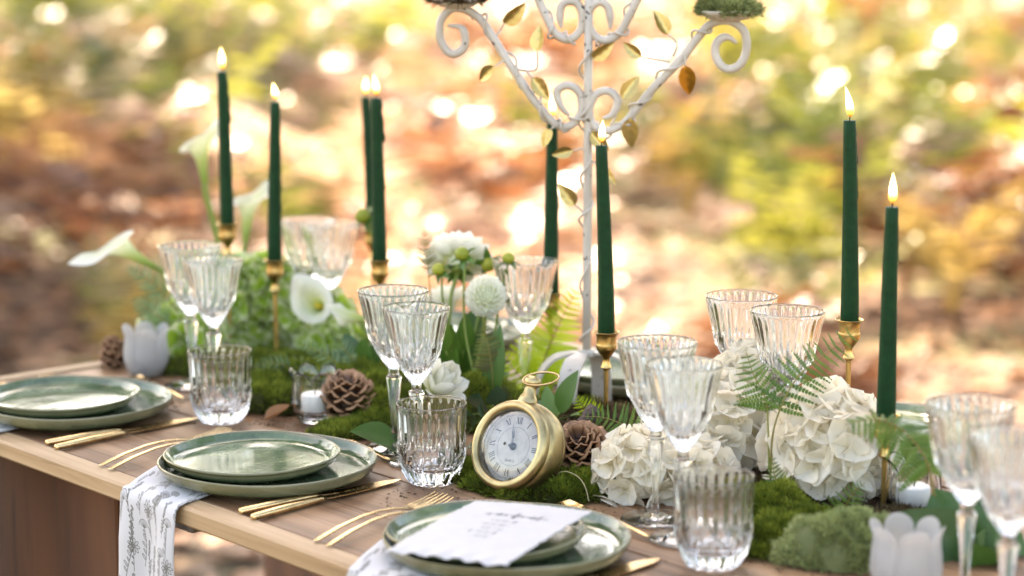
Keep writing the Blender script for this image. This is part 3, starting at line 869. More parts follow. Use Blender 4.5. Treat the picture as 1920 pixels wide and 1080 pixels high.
def flame_mat():
    m, nt, bs, out = new_mat('flame')
    co = coords(nt, 'Generated')
    sp = N(nt, 'ShaderNodeSeparateXYZ'); nt.links.new(co, sp.inputs[0])
    col = ramp(nt, sp.outputs[2], [(0.0, (0.55, 0.16, 0.03)), (0.22, (1.0, 0.45, 0.10)), (0.42, (1.0, 0.80, 0.45)), (1.0, (1.0, 0.72, 0.32))])
    st = ramp(nt, sp.outputs[2], [(0.0, (0.05,) * 3), (0.35, (0.6,) * 3), (0.6, (1,) * 3), (1.0, (0.55,) * 3)])
    em = N(nt, 'ShaderNodeEmission')
    nt.links.new(col, em.inputs['Color']); nt.links.new(math_(nt, 'MULTIPLY', st, 2.2), em.inputs['Strength'])
    nt.links.new(em.outputs[0], out.inputs['Surface'])
    return m
m_flame = flame_mat()
def candle(top, L, lean, drip, lab, spin=0.0):
    """top: where the cup holds it (cup rim centre); L visible length; lean: sideways shift of the tip, metres."""
    t = empty('taper_candle', (top.x, top.y, top.z - 0.012), spin, lab, 'candle', 'dark green taper candles')
    prof = [(0.0, 0.0), (0.0104, 0.0), (0.0108, 0.001)] + [(0.0108 - 0.0036 * (k / 12), 0.012 + L * k / 12) for k in range(1, 12)] + [(0.0071, L + 0.0105), (0.0066, L + 0.0118), (0.0045, L + 0.0115), (0.0, L + 0.0105)]
    ph = random.uniform(0, 6)
    def mod(q, i, r, z):
        return r * (1 + 0.010 * math.sin(8 * q) + 0.008 * math.sin(3 * q + z * 30 + ph)), z
    v, f = lathe(prof, 40, mod)
    cs, sn = math.cos(-spin), math.sin(-spin)
    def bend(p):
        k = max(0, (p[2] - 0.012) / L) ** 1.4
        return (p[0] + lean * k * cs, p[1] + lean * k * sn, p[2])
    put('wax_body', mesh('wax_body', [bend(p) for p in v], f), m_wax, t)
    tip = Vector(bend((0, 0, L + 0.0105)))
    v, f = tube([tip - Vector((0, 0, .001)), tip + Vector((0.0003, 0, 0.005)), tip + Vector((0.0012, 0, 0.0095))], [0.0007, 0.0007, 0.0006], 6)
    put('wick', mesh('wick', v, f), m_wick, t)
    fs = random.uniform(0.8, 1.35)
    fl = interp([(0.0, 0.0), (0.0028, 0.0025), (0.0044, 0.0075), (0.0041, 0.0135 * fs), (0.0024, 0.0215 * fs), (0.0007, 0.0275 * fs), (0.0, 0.029 * fs)], 22)
    v, f = lathe(fl, 18, lambda q, i, r, z: (max(0, r), z))
    lx = random.uniform(-.0040, .0010)
    v = [(p[0] + tip.x + 0.0006 + lx * (p[2] / .025) ** 2, p[1] + tip.y, p[2] + tip.z + 0.0048) for p in v]
    put('flame', mesh('flame', v, f), m_flame, t)
    for (a, z0, z1, w) in drip:
        def surf(j):
            zz = L - (z0 + (z1 - z0) * j / 7)
            rr = 0.0108 - 0.0036 * zz / L
            return bend((rr * math.cos(a), rr * math.sin(a), 0.012 + zz))
        pts = [surf(j) for j in range(8)]
        v, f = tube(pts, [w * (0.45 + 0.75 * (j / 7) + 0.25 * math.sin(j * 2.3)) for j in range(8)], 8)
        put('wax_drip', mesh('wax_drip', v, f), m_wax, t)
STICKS = [
    # px, py of the cup rim, stick height, visible candle length, lean, drips, label
    (426, 420, 0.200, 0.222, -0.003, [(0.1, 0.012, 0.075, 0.0022), (-0.2, 0.05, 0.11, 0.0012)], 'the leftmost candle, above the left calla lily'),
    (515, 488, 0.155, 0.228, 0.005, [(0.0, 0.06, 0.13, 0.0009), (0.1, 0.09, 0.16, 0.0008)], 'the green hydrangea, right of the leftmost calla lilies'),
    (712, 488, 0.166, 0.229, -0.003, [(-0.1, 0.004, 0.062, 0.0030), (0.0, 0.10, 0.13, 0.0009)], 'the larger middle goblet, with a thick wax drip'),
    (699, 430, 0.165, 0.205, -0.009, [], 'the dripping middle candle, partly hidden'),
    (1033, 549, 0.146, 0.233, 0.001, [(0.2, 0.10, 0.12, 0.0009)], 'the bright fern, left of the candelabra pole'),
    (1137, 623, 0.139, 0.232, -0.008, [], 'the pine cone, right of the candelabra pole'),
    (1593, 600, 0.190, 0.230, -0.006, [(0.1, 0.01, 0.05, 0.0010), (0.0, 0.05, 0.09, 0.0008)], 'the two goblets at the right, taller of the right pair'),
    (1661, 780, 0.113, 0.229, 0.000, [(0.1, 0.02, 0.06, 0.0008)], 'the drooping fern at right, lower of the right pair'),
]
CAND = ['farthest left, beside the tall calla lily', 'rising before the green hydrangea', 'with a thick wax drip near its top', 'half hidden behind the dripping one',
        'left of the candelabra pole, above the bright fern', 'right of the candelabra pole, nearest the clock', 'of the right pair, the taller one', 'of the right pair, the lower one']
STICK_BASE = []
for (px, py, h, L, lean, dr, lab), wh in zip(STICKS, CAND):
    p = at_h(px, py, h)
    t = empty('brass_candlestick', (p.x, p.y, TABLE_Z + 0.0008), random.uniform(0, 6), 'slim brass candlestick of the candle ' + wh, 'candlestick', 'slim brass candlesticks')
    for nm, m_ in zip(('cup', 'stem', 'base'), stick_mesh(h)): put(nm, m_, m_brass, t)
    candle(Vector((p.x, p.y, TABLE_Z + h + 0.0008)), L, lean, dr, 'lit dark green taper candle ' + wh)
    STICK_BASE.append(p)
# ------------------------------------------------------------------ wrought iron candelabra with gilded leaves
def chipped():
    m, nt, bs, out = new_mat('chipped_white_paint')
    co = coords(nt)
    nz = noise(nt, 75, 4, 0.65, co)
    nz2 = noise(nt, 22, 3, 0.5, co)
    chip = ramp(nt, nz, [(0.645, (0, 0, 0)), (0.66, (1, 1, 1))])
    base = ramp(nt, nz2, [(0.3, (0.40, 0.345, 0.28)), (0.7, (0.56, 0.50, 0.43))])
    nt.links.new(mixc(nt, chip, base, (0.05, 0.04, 0.035)), bs.inputs['Base Color'])
    bs.inputs['Roughness'].default_value = 0.42
    bump(nt, chip, bs, -0.4, 0.0006)
    return m
m_white = chipped()
m_gild = gold('gilded_leaf', (0.60, 0.44, 0.17), 0.42)
m_amber = gold('amber_leaf', (0.62, 0.30, 0.05), 0.35)
hub = at_h(1100, 662, 0.085)
cd = empty('candelabra', (hub.x, hub.y, TABLE_Z + 0.0008), 0, 'tall white wrought iron candelabra with scrolls and gold leaves', 'candelabra')
def Q(px, py, dz=0.0):
    """Point of the candelabra's plane, relative to its foot."""
    p = seen_y(px, py, hub.y)
    k = p.x - hub.x
    yy = hub.y - k * 0.16 + dz
    p = seen_y(px, py, yy)
    return Vector((p.x - hub.x, yy - hub.y, p.z - TABLE_Z))
def iron(name, pts, rad, n=10, m=120, parent=cd, mt=None, taper=(1, 1)):
    P = spline(pts, m)
    r = [rad * (taper[0] if i < m * .04 else 1) * 1.0 for i in range(m)]
    for i in range(m):
        t = i / (m - 1)
        k = 1.0
        if taper[0] < 1: k *= taper[0] + (1 - taper[0]) * min(1, t / 0.06)
        if taper[1] < 1: k *= taper[1] + (1 - taper[1]) * min(1, (1 - t) / 0.06)
        r[i] = rad * k
    v, f = tube(P, r, n)
    return put(name, mesh(name, v, f), mt or m_white, parent)
zt = Q(1100, -170).z
v, f = tube([(0, 0, 0.083), (0, 0, 0.2), (0, 0, 0.4), (0, 0, zt)], 0.0057, 14)
put('pole', mesh('pole', v, f), m_white, cd)
LL = [(1068, 218), (1055, 205), (1046, 188), (1045, 172), (1056, 163), (1072, 163), (1086, 175), (1091, 195), (1088, 215), (1075, 233), (1060, 239), (1047, 236), (1035, 228), (1000, 187), (975, 150), (950, 112), (925, 72), (905, 42), (890, 28), (870, 18), (850, 17), (835, 27), (825, 45), (826, 75), (838, 96), (852, 102), (866, 95), (872, 80), (870, 62), (862, 52), (840, 49)]
LR = [(1130, 223), (1145, 218), (1156, 203), (1157, 187), (1147, 175), (1132, 172), (1118, 178), (1108, 195), (1105, 215), (1112, 235), (1128, 245), (1148, 245), (1170, 233), (1190, 210), (1220, 172), (1250, 140), (1280, 108), (1310, 70), (1330, 48), (1352, 40), (1375, 43), (1394, 58), (1400, 82), (1396, 108), (1383, 126), (1365, 131), (1350, 122), (1341, 103), (1343, 83), (1355, 72), (1368, 72), (1381, 82)]
UL = [(1053, 54), (1050, 35), (1052, 15), (1062, 5), (1078, 5), (1089, 18), (1092, 38), (1088, 58), (1075, 72), (1062, 75), (1050, 70), (1038, 60), (1025, 35), (1012, 5), (995, -35), (970, -80), (950, -95), (930, -85), (922, -65)]
UR = [(1144, 56), (1144, 35), (1140, 15), (1128, 5), (1116, 8), (1106, 20), (1104, 40), (1108, 58), (1120, 72), (1135, 77), (1150, 72), (1165, 58), (1180, 30), (1195, 0), (1215, -40), (1245, -80), (1265, -95), (1285, -85), (1292, -65)]
for pth in (LL, LR, UL, UR):
    iron('arm', [Q(*p) for p in pth], 0.0054, 12, 150, taper=(0.35, 0.35))
def wind(pts, rad, turns, m=140, r=0.0017, ph=0.0):
    P = spline(pts, m); out = []
    for i, p in enumerate(P):
        t = (P[min(i + 1, m - 1)] - P[max(0, i - 1)]).normalized()
        a = t.cross(Vector((0, 1, 0))).normalized(); b = t.cross(a)
        w = 2 * PI * turns * i / (m - 1) + ph + 0.8 * math.sin(i * 0.09)
        rr = rad * (1 + 0.35 * math.sin(i * 0.21))
        out.append(p + (a * math.cos(w) + b * math.sin(w)) * rr)
    v, f = tube(out, r, 7)
    put('vine', mesh('vine', v, f), m_white, cd)
wind([Q(*p) for p in LL[8:19]], 0.0078, 5)
wind([Q(*p) for p in LR[8:19]], 0.0078, 5.5, ph=1)
wind([Q(*p) for p in UL[8:15]], 0.0074, 2.2)
wind([Q(*p) for p in UR[8:15]], 0.0074, 2.2, ph=2)
wind([Q(1100, 640), Q(1100, 540), Q(1100, 420), Q(1100, 330), Q(1100, 240), Q(1100, 120), Q(1100, 20), Q(1100, -120)], 0.0078, 7, 220)
def leaf_geo(L, w, curl=0.15, fold=0.12, nl=9, nw=7, ribs=0.0, point=0.75):
    """Leaf along +X in the XY plane."""
    v = []; f = []; uv = []
    for i in range(nl):
        t = i / (nl - 1)
        hw = w * (math.sin(PI * t ** point) ** 0.8 if 0 < t < 1 else 0.02)
        for k in range(nw):
            s = k / (nw - 1) * 2 - 1
            z = -curl * L * t * t + fold * abs(s) * hw * 2 + ribs * L * math.sin(t * 22 - abs(s) * 5) * (1 - abs(s) * .3)
            v.append((L * t, s * hw, z)); uv.append((t, abs(s)))
    for i in range(nl - 1):
        for k in range(nw - 1): f.append((i * nw + k, (i + 1) * nw + k, (i + 1) * nw + k + 1, i * nw + k + 1))
    return v, f, uv
v, f, uv = leaf_geo(1.0, 0.27, 0.10, 0.30, 13, 7, 0.018, 0.72)
me_gl = mesh('gilded_leaf', v, f, True, uv); me_gl2 = me_gl.copy()
me_gl.materials.append(m_gild); me_gl2.materials.append(m_amber)
def axes_quat(x, z):
    x = Vector(x).normalized(); z = Vector(z); z = (z - x * z.dot(x)).normalized(); y = z.cross(x)
    return Matrix((x, y, z)).transposed().to_quaternion()
LEAVES = [((945, 45), (983, 11), [(928, 74), (938, 58)]), ((1007, 98), (1012, 50), [(962, 128), (985, 133), (1006, 129)]), ((927, 126), (898, 152), [(948, 112)]),
          ((998, 147), (1028, 186), [(985, 131)]), ((1110, 110), (1149, 84), [(1097, 88), (1104, 112)]), ((1033, 243), (1018, 277), [(1043, 236)]),
          ((1074, 283), (1036, 292), [(1098, 278), (1087, 281)]), ((1078, 386), (1049, 348), [(1096, 404), (1088, 394)]), ((1125, 318), (1153, 345), [(1106, 305), (1115, 306)]),
          ((1108, 250), (1140, 284), [(1103, 240)]), ((1252, 66), (1228, 22), [(1262, 106), (1269, 88), (1264, 76)]), ((1203, 108), (1169, 83), [(1256, 118), (1232, 114)]),
          ((1284, 124), (1293, 178), [(1284, 98)]), ((1166, 187), (1197, 145), [(1146, 236), (1158, 210)]), ((1182, 222), (1183, 276), [(1184, 202)])]
rl = random.Random(8)
for i, (b, t, sp) in enumerate(LEAVES):
    pb = Q(*b, -0.006); pt = Q(*t, -0.006 + rl.uniform(-.01, .01))
    d = pt - pb
    q = axes_quat(d, Vector((rl.uniform(-.5, .5), -1, rl.uniform(-.1, .5))))
    o = put('gilded_leaf', me_gl2 if i == 12 else me_gl, None, cd, pb, None, d.length * 1.05, quat=q)
    if i == 12: o['label'] = 'amber orange leaf hanging from the right arm'
    pts = [Q(*s) for s in sp] + [pb]
    if len(pts) < 3: pts = [pts[0], (pts[0] + pts[1]) / 2 + Vector((0, -.002, 0)), pts[1]]
    v, f = tube(spline(pts, 14), [0.0017 - 0.0006 * k / 13 for k in range(14)], 6)
    put('twig', mesh('twig', v, f), m_white, cd)
def strap(name, dirx, diry, w=0.027):
    d = Vector((dirx, diry, 0)).normalized(); s = Vector((-d.y, d.x, 0))
    prof = spline([(0.004, 0, 0.0845), (0.022, 0, 0.0845), (0.044, 0, 0.078), (0.060, 0, 0.060), (0.067, 0, 0.034), (0.069, 0, 0.0), ], 22)
    v = []; f = []
    for i, p in enumerate(prof):
        t = prof[min(i + 1, 21)] - prof[max(0, i - 1)]; nn = Vector((-t.z, 0, t.x)).normalized()
        ww = w * (0.30 + 0.70 * min(1, i / 7))
        for sg, th in ((-1, 1), (1, 1), (1, -1), (-1, -1)):
            q = p + nn * 0.0016 * th
            v.append(d * q.x + s * sg * ww / 2 + Vector((0, 0, max(0.0, q.z))))
    for i in range(21):
        for k in range(4):
            j = (k + 1) % 4
            f.append((i * 4 + k, i * 4 + j, i * 4 + 4 + j, i * 4 + 4 + k))
    f += [(3, 2, 1, 0), (84, 85, 86, 87)]
    put('leg', mesh('leg', v, f, False), m_white, cd)
for a, b in ((-1, -0.12), (-0.42, -0.92), (1, -0.1), (0.35, 1)): strap('leg', a, b)
v, f = lathe([(0.0, 0.079), (0.010, 0.079), (0.011, 0.081), (0.011, 0.0865), (0.009, 0.089), (0.0, 0.0892)], 20)
put('hub', mesh('hub', v, f), m_white, cd)
def dish(px, py, rr):
    p = Q(px, py)
    v, f = lathe([(0.0, -0.012), (rr * .3, -0.0115), (rr * .65, -0.009), (rr * .9, -0.0035), (rr, 0.001), (rr * 0.99, 0.0018), (rr * .88, -0.001), (rr * .6, -0.006), (0.0, -0.009)], 32)
    put('dish', mesh('dish', v, f), m_white, cd, p)
    return p + cd.location
dish_r = dish(1366, 23, 0.0385)
dish_l = dish(856, 0, 0.034)
dish(926, -100, 0.034); dish(1289, -100, 0.034)

# ------------------------------------------------------------------ brass pocket-watch table clock
YAW, LEAN = R(39), R(23)
n_ = Vector((-math.sin(YAW) * math.cos(LEAN), -math.cos(YAW) * math.cos(LEAN), math.sin(LEAN)))
up_ = Vector((math.sin(YAW) * math.sin(LEAN), math.cos(YAW) * math.sin(LEAN), math.cos(LEAN)))
ck = empty('table_clock', (0, 0, 0), 0, 'round brass pocket watch style clock with roman numerals leaning on moss', 'clock')
ck.rotation_mode = 'QUATERNION'
ck.rotation_quaternion = Matrix((up_.cross(n_).normalized(), up_, n_)).transposed().to_quaternion()
ck.location = seen_y(956, 835, 2.475)
m_clock = gold('satin_brass', (0.46, 0.355, 0.18), 0.38)
prof = interp([(0.0415, -0.008), (0.0418, 0.0035), (0.0432, 0.0062), (0.0465, 0.0072), (0.0500, 0.0058), (0.0522, 0.0020), (0.0526, -0.003)], 30)
v, f = lathe(prof, 72); put('bezel', mesh('bezel', v, f), m_clock, ck)
prof = [(0.0526, -0.003), (0.0522, -0.0040)] + interp([(0.0532, -0.0048), (0.0548, -0.009), (0.0557, -0.016), (0.0555, -0.024), (0.0545, -0.0285)], 18) + [(0.0540, -0.0290), (0.0543, -0.0297)] + interp([(0.0545, -0.0305), (0.0525, -0.0355), (0.0470, -0.0388), (0.030, -0.040), (0.0, -0.040)], 16)
v, f = lathe(prof, 72); put('case', mesh('case', v, f), m_clock, ck)
v, f = lathe([(0.0411, -0.0071), (0.0411, 0.0012), (0.0414, 0.0012), (0.0414, -0.0071)], 64)
put('recess_shade_ring', mesh('recess_shade_ring', v, f), simple('recess_shade_black', (0.015, 0.012, 0.014), 0.35), ck)  # black lining puts the shade of the deep dial recess into colour
m_dark_metal = simple('dark_steel', (0.06, 0.075, 0.085), 0.3, 0.85)
m_inkb = simple('black_print', (0.02, 0.02, 0.022), 0.5)
def pearl():
    m, nt, bs, out = new_mat('pearl_dial')
    nz = noise(nt, 55, 5, 0.6, coords(nt), 1.2)
    nt.links.new(ramp(nt, nz, [(0.3, (0.42, 0.385, 0.33)), (0.7, (0.60, 0.56, 0.49))]), bs.inputs['Base Color'])
    bs.inputs['Roughness'].default_value = 0.35
    return m
v, f = lathe([(0.0, 0), (0.02, 0), (0.0414, 0)], 64); dl = put('dial', mesh('dial', v, f), pearl(), ck, (0, 0, -0.0072))
def strokes_mesh(name, segs, z=0.0003):
    v = []; f = []
    for (x0, y0, x1, y1, w) in segs:
        d = Vector((x1 - x0, y1 - y0)); n2 = Vector((-d.y, d.x)).normalized() * w / 2
        b = len(v)
        v += [(x0 + n2.x, y0 + n2.y, z), (x0 - n2.x, y0 - n2.y, z), (x1 - n2.x, y1 - n2.y, z), (x1 + n2.x, y1 + n2.y, z)]
        f.append((b, b + 1, b + 2, b + 3))
    return mesh(name, v, f, False)
ROM = ['XII', 'I', 'II', 'III', 'IIII', 'V', 'VI', 'VII', 'VIII', 'IX', 'X', 'XI']
for k, s in enumerate(ROM):
    H = 0.0076; segs = []; x = 0; wd = {'I': 0.0021, 'V': 0.0046, 'X': 0.0046}
    tot = sum(wd[c] for c in s); x = -tot / 2
    dz = 0
    for c in s:
        w = wd[c]; cx = x + w / 2
        if c == 'I':
            segs += [(cx, -H / 2, cx, H / 2, 0.00105), (cx - .0008, H / 2, cx + .0008, H / 2, 0.0003), (cx - .0008, -H / 2, cx + .0008, -H / 2, 0.0003)]
        elif c == 'V':
            segs += [(x + .0006, H / 2, cx, -H / 2, 0.0013), (x + w - .0006, H / 2, cx, -H / 2, 0.00035), (x, H / 2, x + .0015, H / 2, 0.0003), (x + w - .0015, H / 2, x + w, H / 2, 0.0003)]
        else:
            segs += [(x + .0006, H / 2, x + w - .0006, -H / 2, 0.0013), (x + w - .0006, H / 2, x + .0006, -H / 2, 0.00035), (x, H / 2, x + .0015, H / 2, 0.0003), (x + w - .0015, H / 2, x + w, H / 2, 0.0003), (x, -H / 2, x + .0015, -H / 2, 0.0003), (x + w - .0015, -H / 2, x + w, -H / 2, 0.0003)]
        x += w
    a = -2 * PI * k / 12
    r0 = 0.0305
    put('numeral', strokes_mesh('numeral', segs), m_inkb, dl, (-math.sin(a) * r0, math.cos(a) * r0, 0), (0, 0, a))
def ring_mesh(name, r, w, z=0.0003, n=96):
    v = []; f = []
    for k in range(n):
        t = 2 * PI * k / n
        v += [((r - w / 2) * math.cos(t), (r - w / 2) * math.sin(t), z), ((r + w / 2) * math.cos(t), (r + w / 2) * math.sin(t), z)]
        j = (k + 1) % n
        f.append((k * 2, k * 2 + 1, j * 2 + 1, j * 2))
    return mesh(name, v, f, False)
put('chapter_ring', ring_mesh('chapter_ring', 0.0225, 0.00032), m_inkb, dl)
put('chapter_ring', ring_mesh('chapter_ring', 0.0368, 0.00025), m_inkb, dl)
put('minute_track', strokes_mesh('minute_track', [(math.sin(t) * .0368, math.cos(t) * .0368, math.sin(t) * (.0382 if k % 5 else .0388), math.cos(t) * (.0382 if k % 5 else .0388), 0.00025 if k % 5 else 0.0005) for k in range(60) for t in (2 * PI * k / 60,)], 0.00035), m_inkb, dl)
GL = {'Q': [(0, 0, 0, 1), (0, 1, .7, 1), (.7, 1, .7, 0), (.7, 0, 0, 0), (.4, .3, .8, -.15)], 'U': [(0, 1, 0, 0), (0, 0, .7, 0), (.7, 0, .7, 1)], 'A': [(0, 0, .38, 1), (.38, 1, .76, 0), (.18, .38, .58, .38)],
      'R': [(0, 0, 0, 1), (0, 1, .6, 1), (.6, 1, .6, .5), (.6, .5, 0, .5), (.25, .5, .7, 0)], 'T': [(.35, 0, .35, 1), (-.02, 1, .72, 1)], 'Z': [(0, 1, .7, 1), (.7, 1, 0, 0), (0, 0, .7, 0)]}
segs = []
for k, c in enumerate('QUARTZ'):
    for (a, b, c2, d2) in GL[c]: segs.append(((k * 1.02 - 3.0 + a) * 0.0022, (b - .5) * 0.0027, (k * 1.02 - 3.0 + c2) * 0.0022, (d2 - .5) * 0.0027, 0.00036))
put('lettering', strokes_mesh('lettering', segs), m_inkb, dl, (0, -0.0165, 0))
def hand(name, L, w, ang, z):
    pts = [(-.0035, 0.25), (0.0, 0.35), (L * .35, 0.35), (L * .5, 1.0), (L * .66, 0.45), (L * .8, .3), (L, 0.05)]
    v = []; f = []
    for (y, k) in pts: v += [(-w * k, y, 0), (0, y, 0.0004), (w * k, y, 0)]
    for i in range(len(pts) - 1):
        for k in range(2): f.append((i * 3 + k, i * 3 + k + 1, i * 3 + k + 4, i * 3 + k + 3))
    put(name, mesh(name, v, f, False), m_dark_metal, ck, (0, 0, z), (0, 0, ang))
hand('minute_hand', 0.031, 0.0011, R(9), -0.0030)
hand('hour_hand', 0.022, 0.0015, R(5), -0.0042)
v, f = lathe([(0.0, -0.0070), (0.0045, -0.0070), (0.0045, -0.0060), (0.0030, -0.0056), (0.0026, -0.0020), (0.0014, -0.0012), (0.0014, 0.0010), (0.0, 0.0012)], 20)
put('centre_pin', mesh('centre_pin', v, f), m_dark_metal, ck)
cap = [(0.0412 * math.sin(a) / math.sin(1.0), 0.0) for a in ()]
dome = []
for k in range(14):
    r = 0.0409 * (1 - k / 13); dome.append((r, 0.0015 + 0.0085 * math.sqrt(max(0, 1 - (r / 0.0416) ** 2))))
inner = [(r * 0.985, z - 0.0011) for r, z in reversed(dome)]
v, f = lathe(dome + inner, 48)
put('glass_dome', mesh('glass_dome', v, f), glass_mat('watch_glass', (1, 1, 1), 0, 1.45), ck)
v, f = lathe([(0.0130, 0.050), (0.0125, 0.0560), (0.0105, 0.0600), (0.0085, 0.0630), (0.0078, 0.0690), (0.0072, 0.0730), (0.0090, 0.0745), (0.0108, 0.0775), (0.0112, 0.0810), (0.0100, 0.0850), (0.0060, 0.0880), (0.0, 0.0885)], 28)
Rx = Matrix.Rotation(-PI / 2, 3, 'X')
crown_v = [Rx @ Vector(p) for p in v]
crown_v = [(p.x * 0.92, p.y if p.y < 0.06 else 0.06 + (p.y - 0.06) * 0.85, p.z * 0.85 - 0.012) for p in crown_v]
put('crown', mesh('crown', crown_v, f), m_clock, ck)
inv = ck.rotation_quaternion.inverted()
kn_w = ck.rotation_quaternion @ Vector((0, 0.078, -0.012))
dA = Vector((0.80, 0.56, 0.14)).normalized(); dB = (Vector((-0.45, 0.9, 0.12)) - dA * Vector((-0.45, 0.9, 0.12)).dot(dA)).normalized()
pts = [inv @ (kn_w + dA * (0.0115 - 0.0215 * math.cos(t)) + dB * 0.0190 * math.sin(t)) for t in [2 * PI * k / 48 for k in range(49)]]
v, f = tube(pts, 0.0012, 8, False)
put('ring', mesh('ring', v, f), gold('ring_brass', (0.42, 0.29, 0.15), 0.3), ck)

# ------------------------------------------------------------------ printed linen napkins
def botanical_image():
    w, h = 480, 960
    ink = np.zeros((h, w), np.float32)
    r = random.Random(21)
    def dot(x, y, rad, val=1.0):
        x0, x1 = int(x - rad - 1), int(x + rad + 2); y0, y1 = int(y - rad - 1), int(y + rad + 2)
        if x1 < 1 or y1 < 1 or x0 >= w - 1 or y0 >= h - 1: return
        x0, y0 = max(0, x0), max(0, y0); x1, y1 = min(w, x1), min(h, y1)
        yy, xx = np.mgrid[y0:y1, x0:x1]
        a = np.clip(rad + 0.5 - np.hypot(xx - x, yy - y), 0, 1) * val
        ink[y0:y1, x0:x1] = np.maximum(ink[y0:y1, x0:x1], a)
    def line(pts, wd=0.9, val=1.0):
        wd *= 1.9
        for (a, b), (c, d) in zip(pts[:-1], pts[1:]):
            n = max(2, int(math.hypot(c - a, d - b) / 1.1))
            for k in range(n + 1):
                t = k / n; dot(a + (c - a) * t, b + (d - b) * t, wd, val)
    def oval(cx, cy, a, b, ang, fill=0.0, wd=0.8):
        pts = []
        for k in range(17):
            t = 2 * PI * k / 16
            x, y = a * math.cos(t), b * math.sin(t)
            pts.append((cx + x * math.cos(ang) - y * math.sin(ang), cy + x * math.sin(ang) + y * math.cos(ang)))
        line(pts, wd)
        if fill:
            n = int(a * b * fill)
            for k in range(n):
                t = r.random() * 2 * PI; q = math.sqrt(r.random()) * 0.9
                x, y = a * q * math.cos(t), b * q * math.sin(t)
                dot(cx + x * math.cos(ang) - y * math.sin(ang), cy + x * math.sin(ang) + y * math.cos(ang), 0.7, 0.75)
    def sprig(x, y, L, lean):
        pts = []
        bend = r.uniform(-.5, .5)
        for k in range(13):
            t = k / 12
            pts.append((x + L * (lean * t + bend * t * t * .5), y + L * t))
        line(pts, 0.9)
        kind = r.choice('dafghb')
        for k in range(2, 11, r.choice((1, 2, 2))):
            px, py = pts[k]; sg = 1 if k % 2 else -1
            ang = PI / 2 - sg * r.uniform(.5, 1.0)
            if kind in 'fh':
                for q in range(3): line([(px, py), (px + math.cos(ang + q * .2 - .2) * 14, py + math.sin(ang + q * .2 - .2) * 14)], 0.7)
            else:
                a = r.uniform(8, 15)
                oval(px + math.cos(ang) * a, py + math.sin(ang) * a, a, a * .33, ang, r.choice((0.0, 0.5, 0.5)))
        tx, ty = pts[-1]
        if kind == 'd' or kind == 'g':
            n = r.choice((7, 9, 11)); pr = r.uniform(13, 20)
            for q in range(n):
                a = 2 * PI * q / n
                oval(tx + math.cos(a) * pr, ty + math.sin(a) * pr, pr * .72, pr * .30, a)
                line([(tx, ty), (tx + math.cos(a) * pr * 1.2, ty + math.sin(a) * pr * 1.2)], 0.5, 0.6)
            oval(tx, ty, pr * .35, pr * .35, 0, 1.6)
        elif kind == 'a':
            for q in range(9):
                a = PI / 2 + (q - 4) * 0.28
                line([(tx, ty), (tx + math.cos(a) * 26, ty + math.sin(a) * 26)], 0.6)
                for e in range(4):
                    a2 = a + (e - 1.5) * .2
                    dot(tx + math.cos(a2) * 30, ty + math.sin(a2) * 30, 1.7, 0.9)
        elif kind == 'b':
            oval(tx, ty + 16, 22, 17, 0.2, 1.1)
            for q in range(5): oval(tx + (q - 2) * 8, ty + 14, 5, 15, 0.1 * (q - 2), 0.4)
        else:
            for q in range(10):
                oval(tx + r.uniform(-5, 5), ty + q * 5, 5.5, 3, r.uniform(-.6, .6), 0.8)
    for gy in range(-1, 13):
        for gx in range(0, 6):
            sprig(gx * 92 + 20 + r.uniform(-34, 34) + (gy % 2) * 50, gy * 86 + r.uniform(-40, 40), r.uniform(70, 140), r.uniform(-.35, .35))
    img = bpy.data.images.new('botanical_print', w, h, alpha=False, float_buffer=False)
    img.colorspace_settings.name = 'Non-Color'
    px = np.ones((h, w, 4), np.float32); px[..., :3] = ink[..., None]
    img.pixels.foreach_set(px.ravel()); img.update(); img.pack()
    return img
def linen():
    m, nt, bs, out = new_mat('printed_linen')
    tx = N(nt, 'ShaderNodeTexImage'); tx.image = botanical_image(); tx.extension = 'REPEAT'
    uvn = N(nt, 'ShaderNodeTexCoord'); nt.links.new(uvn.outputs['UV'], tx.inputs['Vector'])
    nt.links.new(mixc(nt, math_(nt, 'MULTIPLY', tx.outputs['Color'], 0.92), (0.50, 0.485, 0.485), (0.08, 0.075, 0.055)), bs.inputs['Base Color'])
    bs.inputs['Roughness'].default_value = 0.85
    bs.inputs['Sheen Weight'].default_value = 0.2
    wv = noise(nt, 900, 2, 0.5, coords(nt))
    bump(nt, wv, bs, 0.12, 0.0004)
    return m
m_linen = linen()
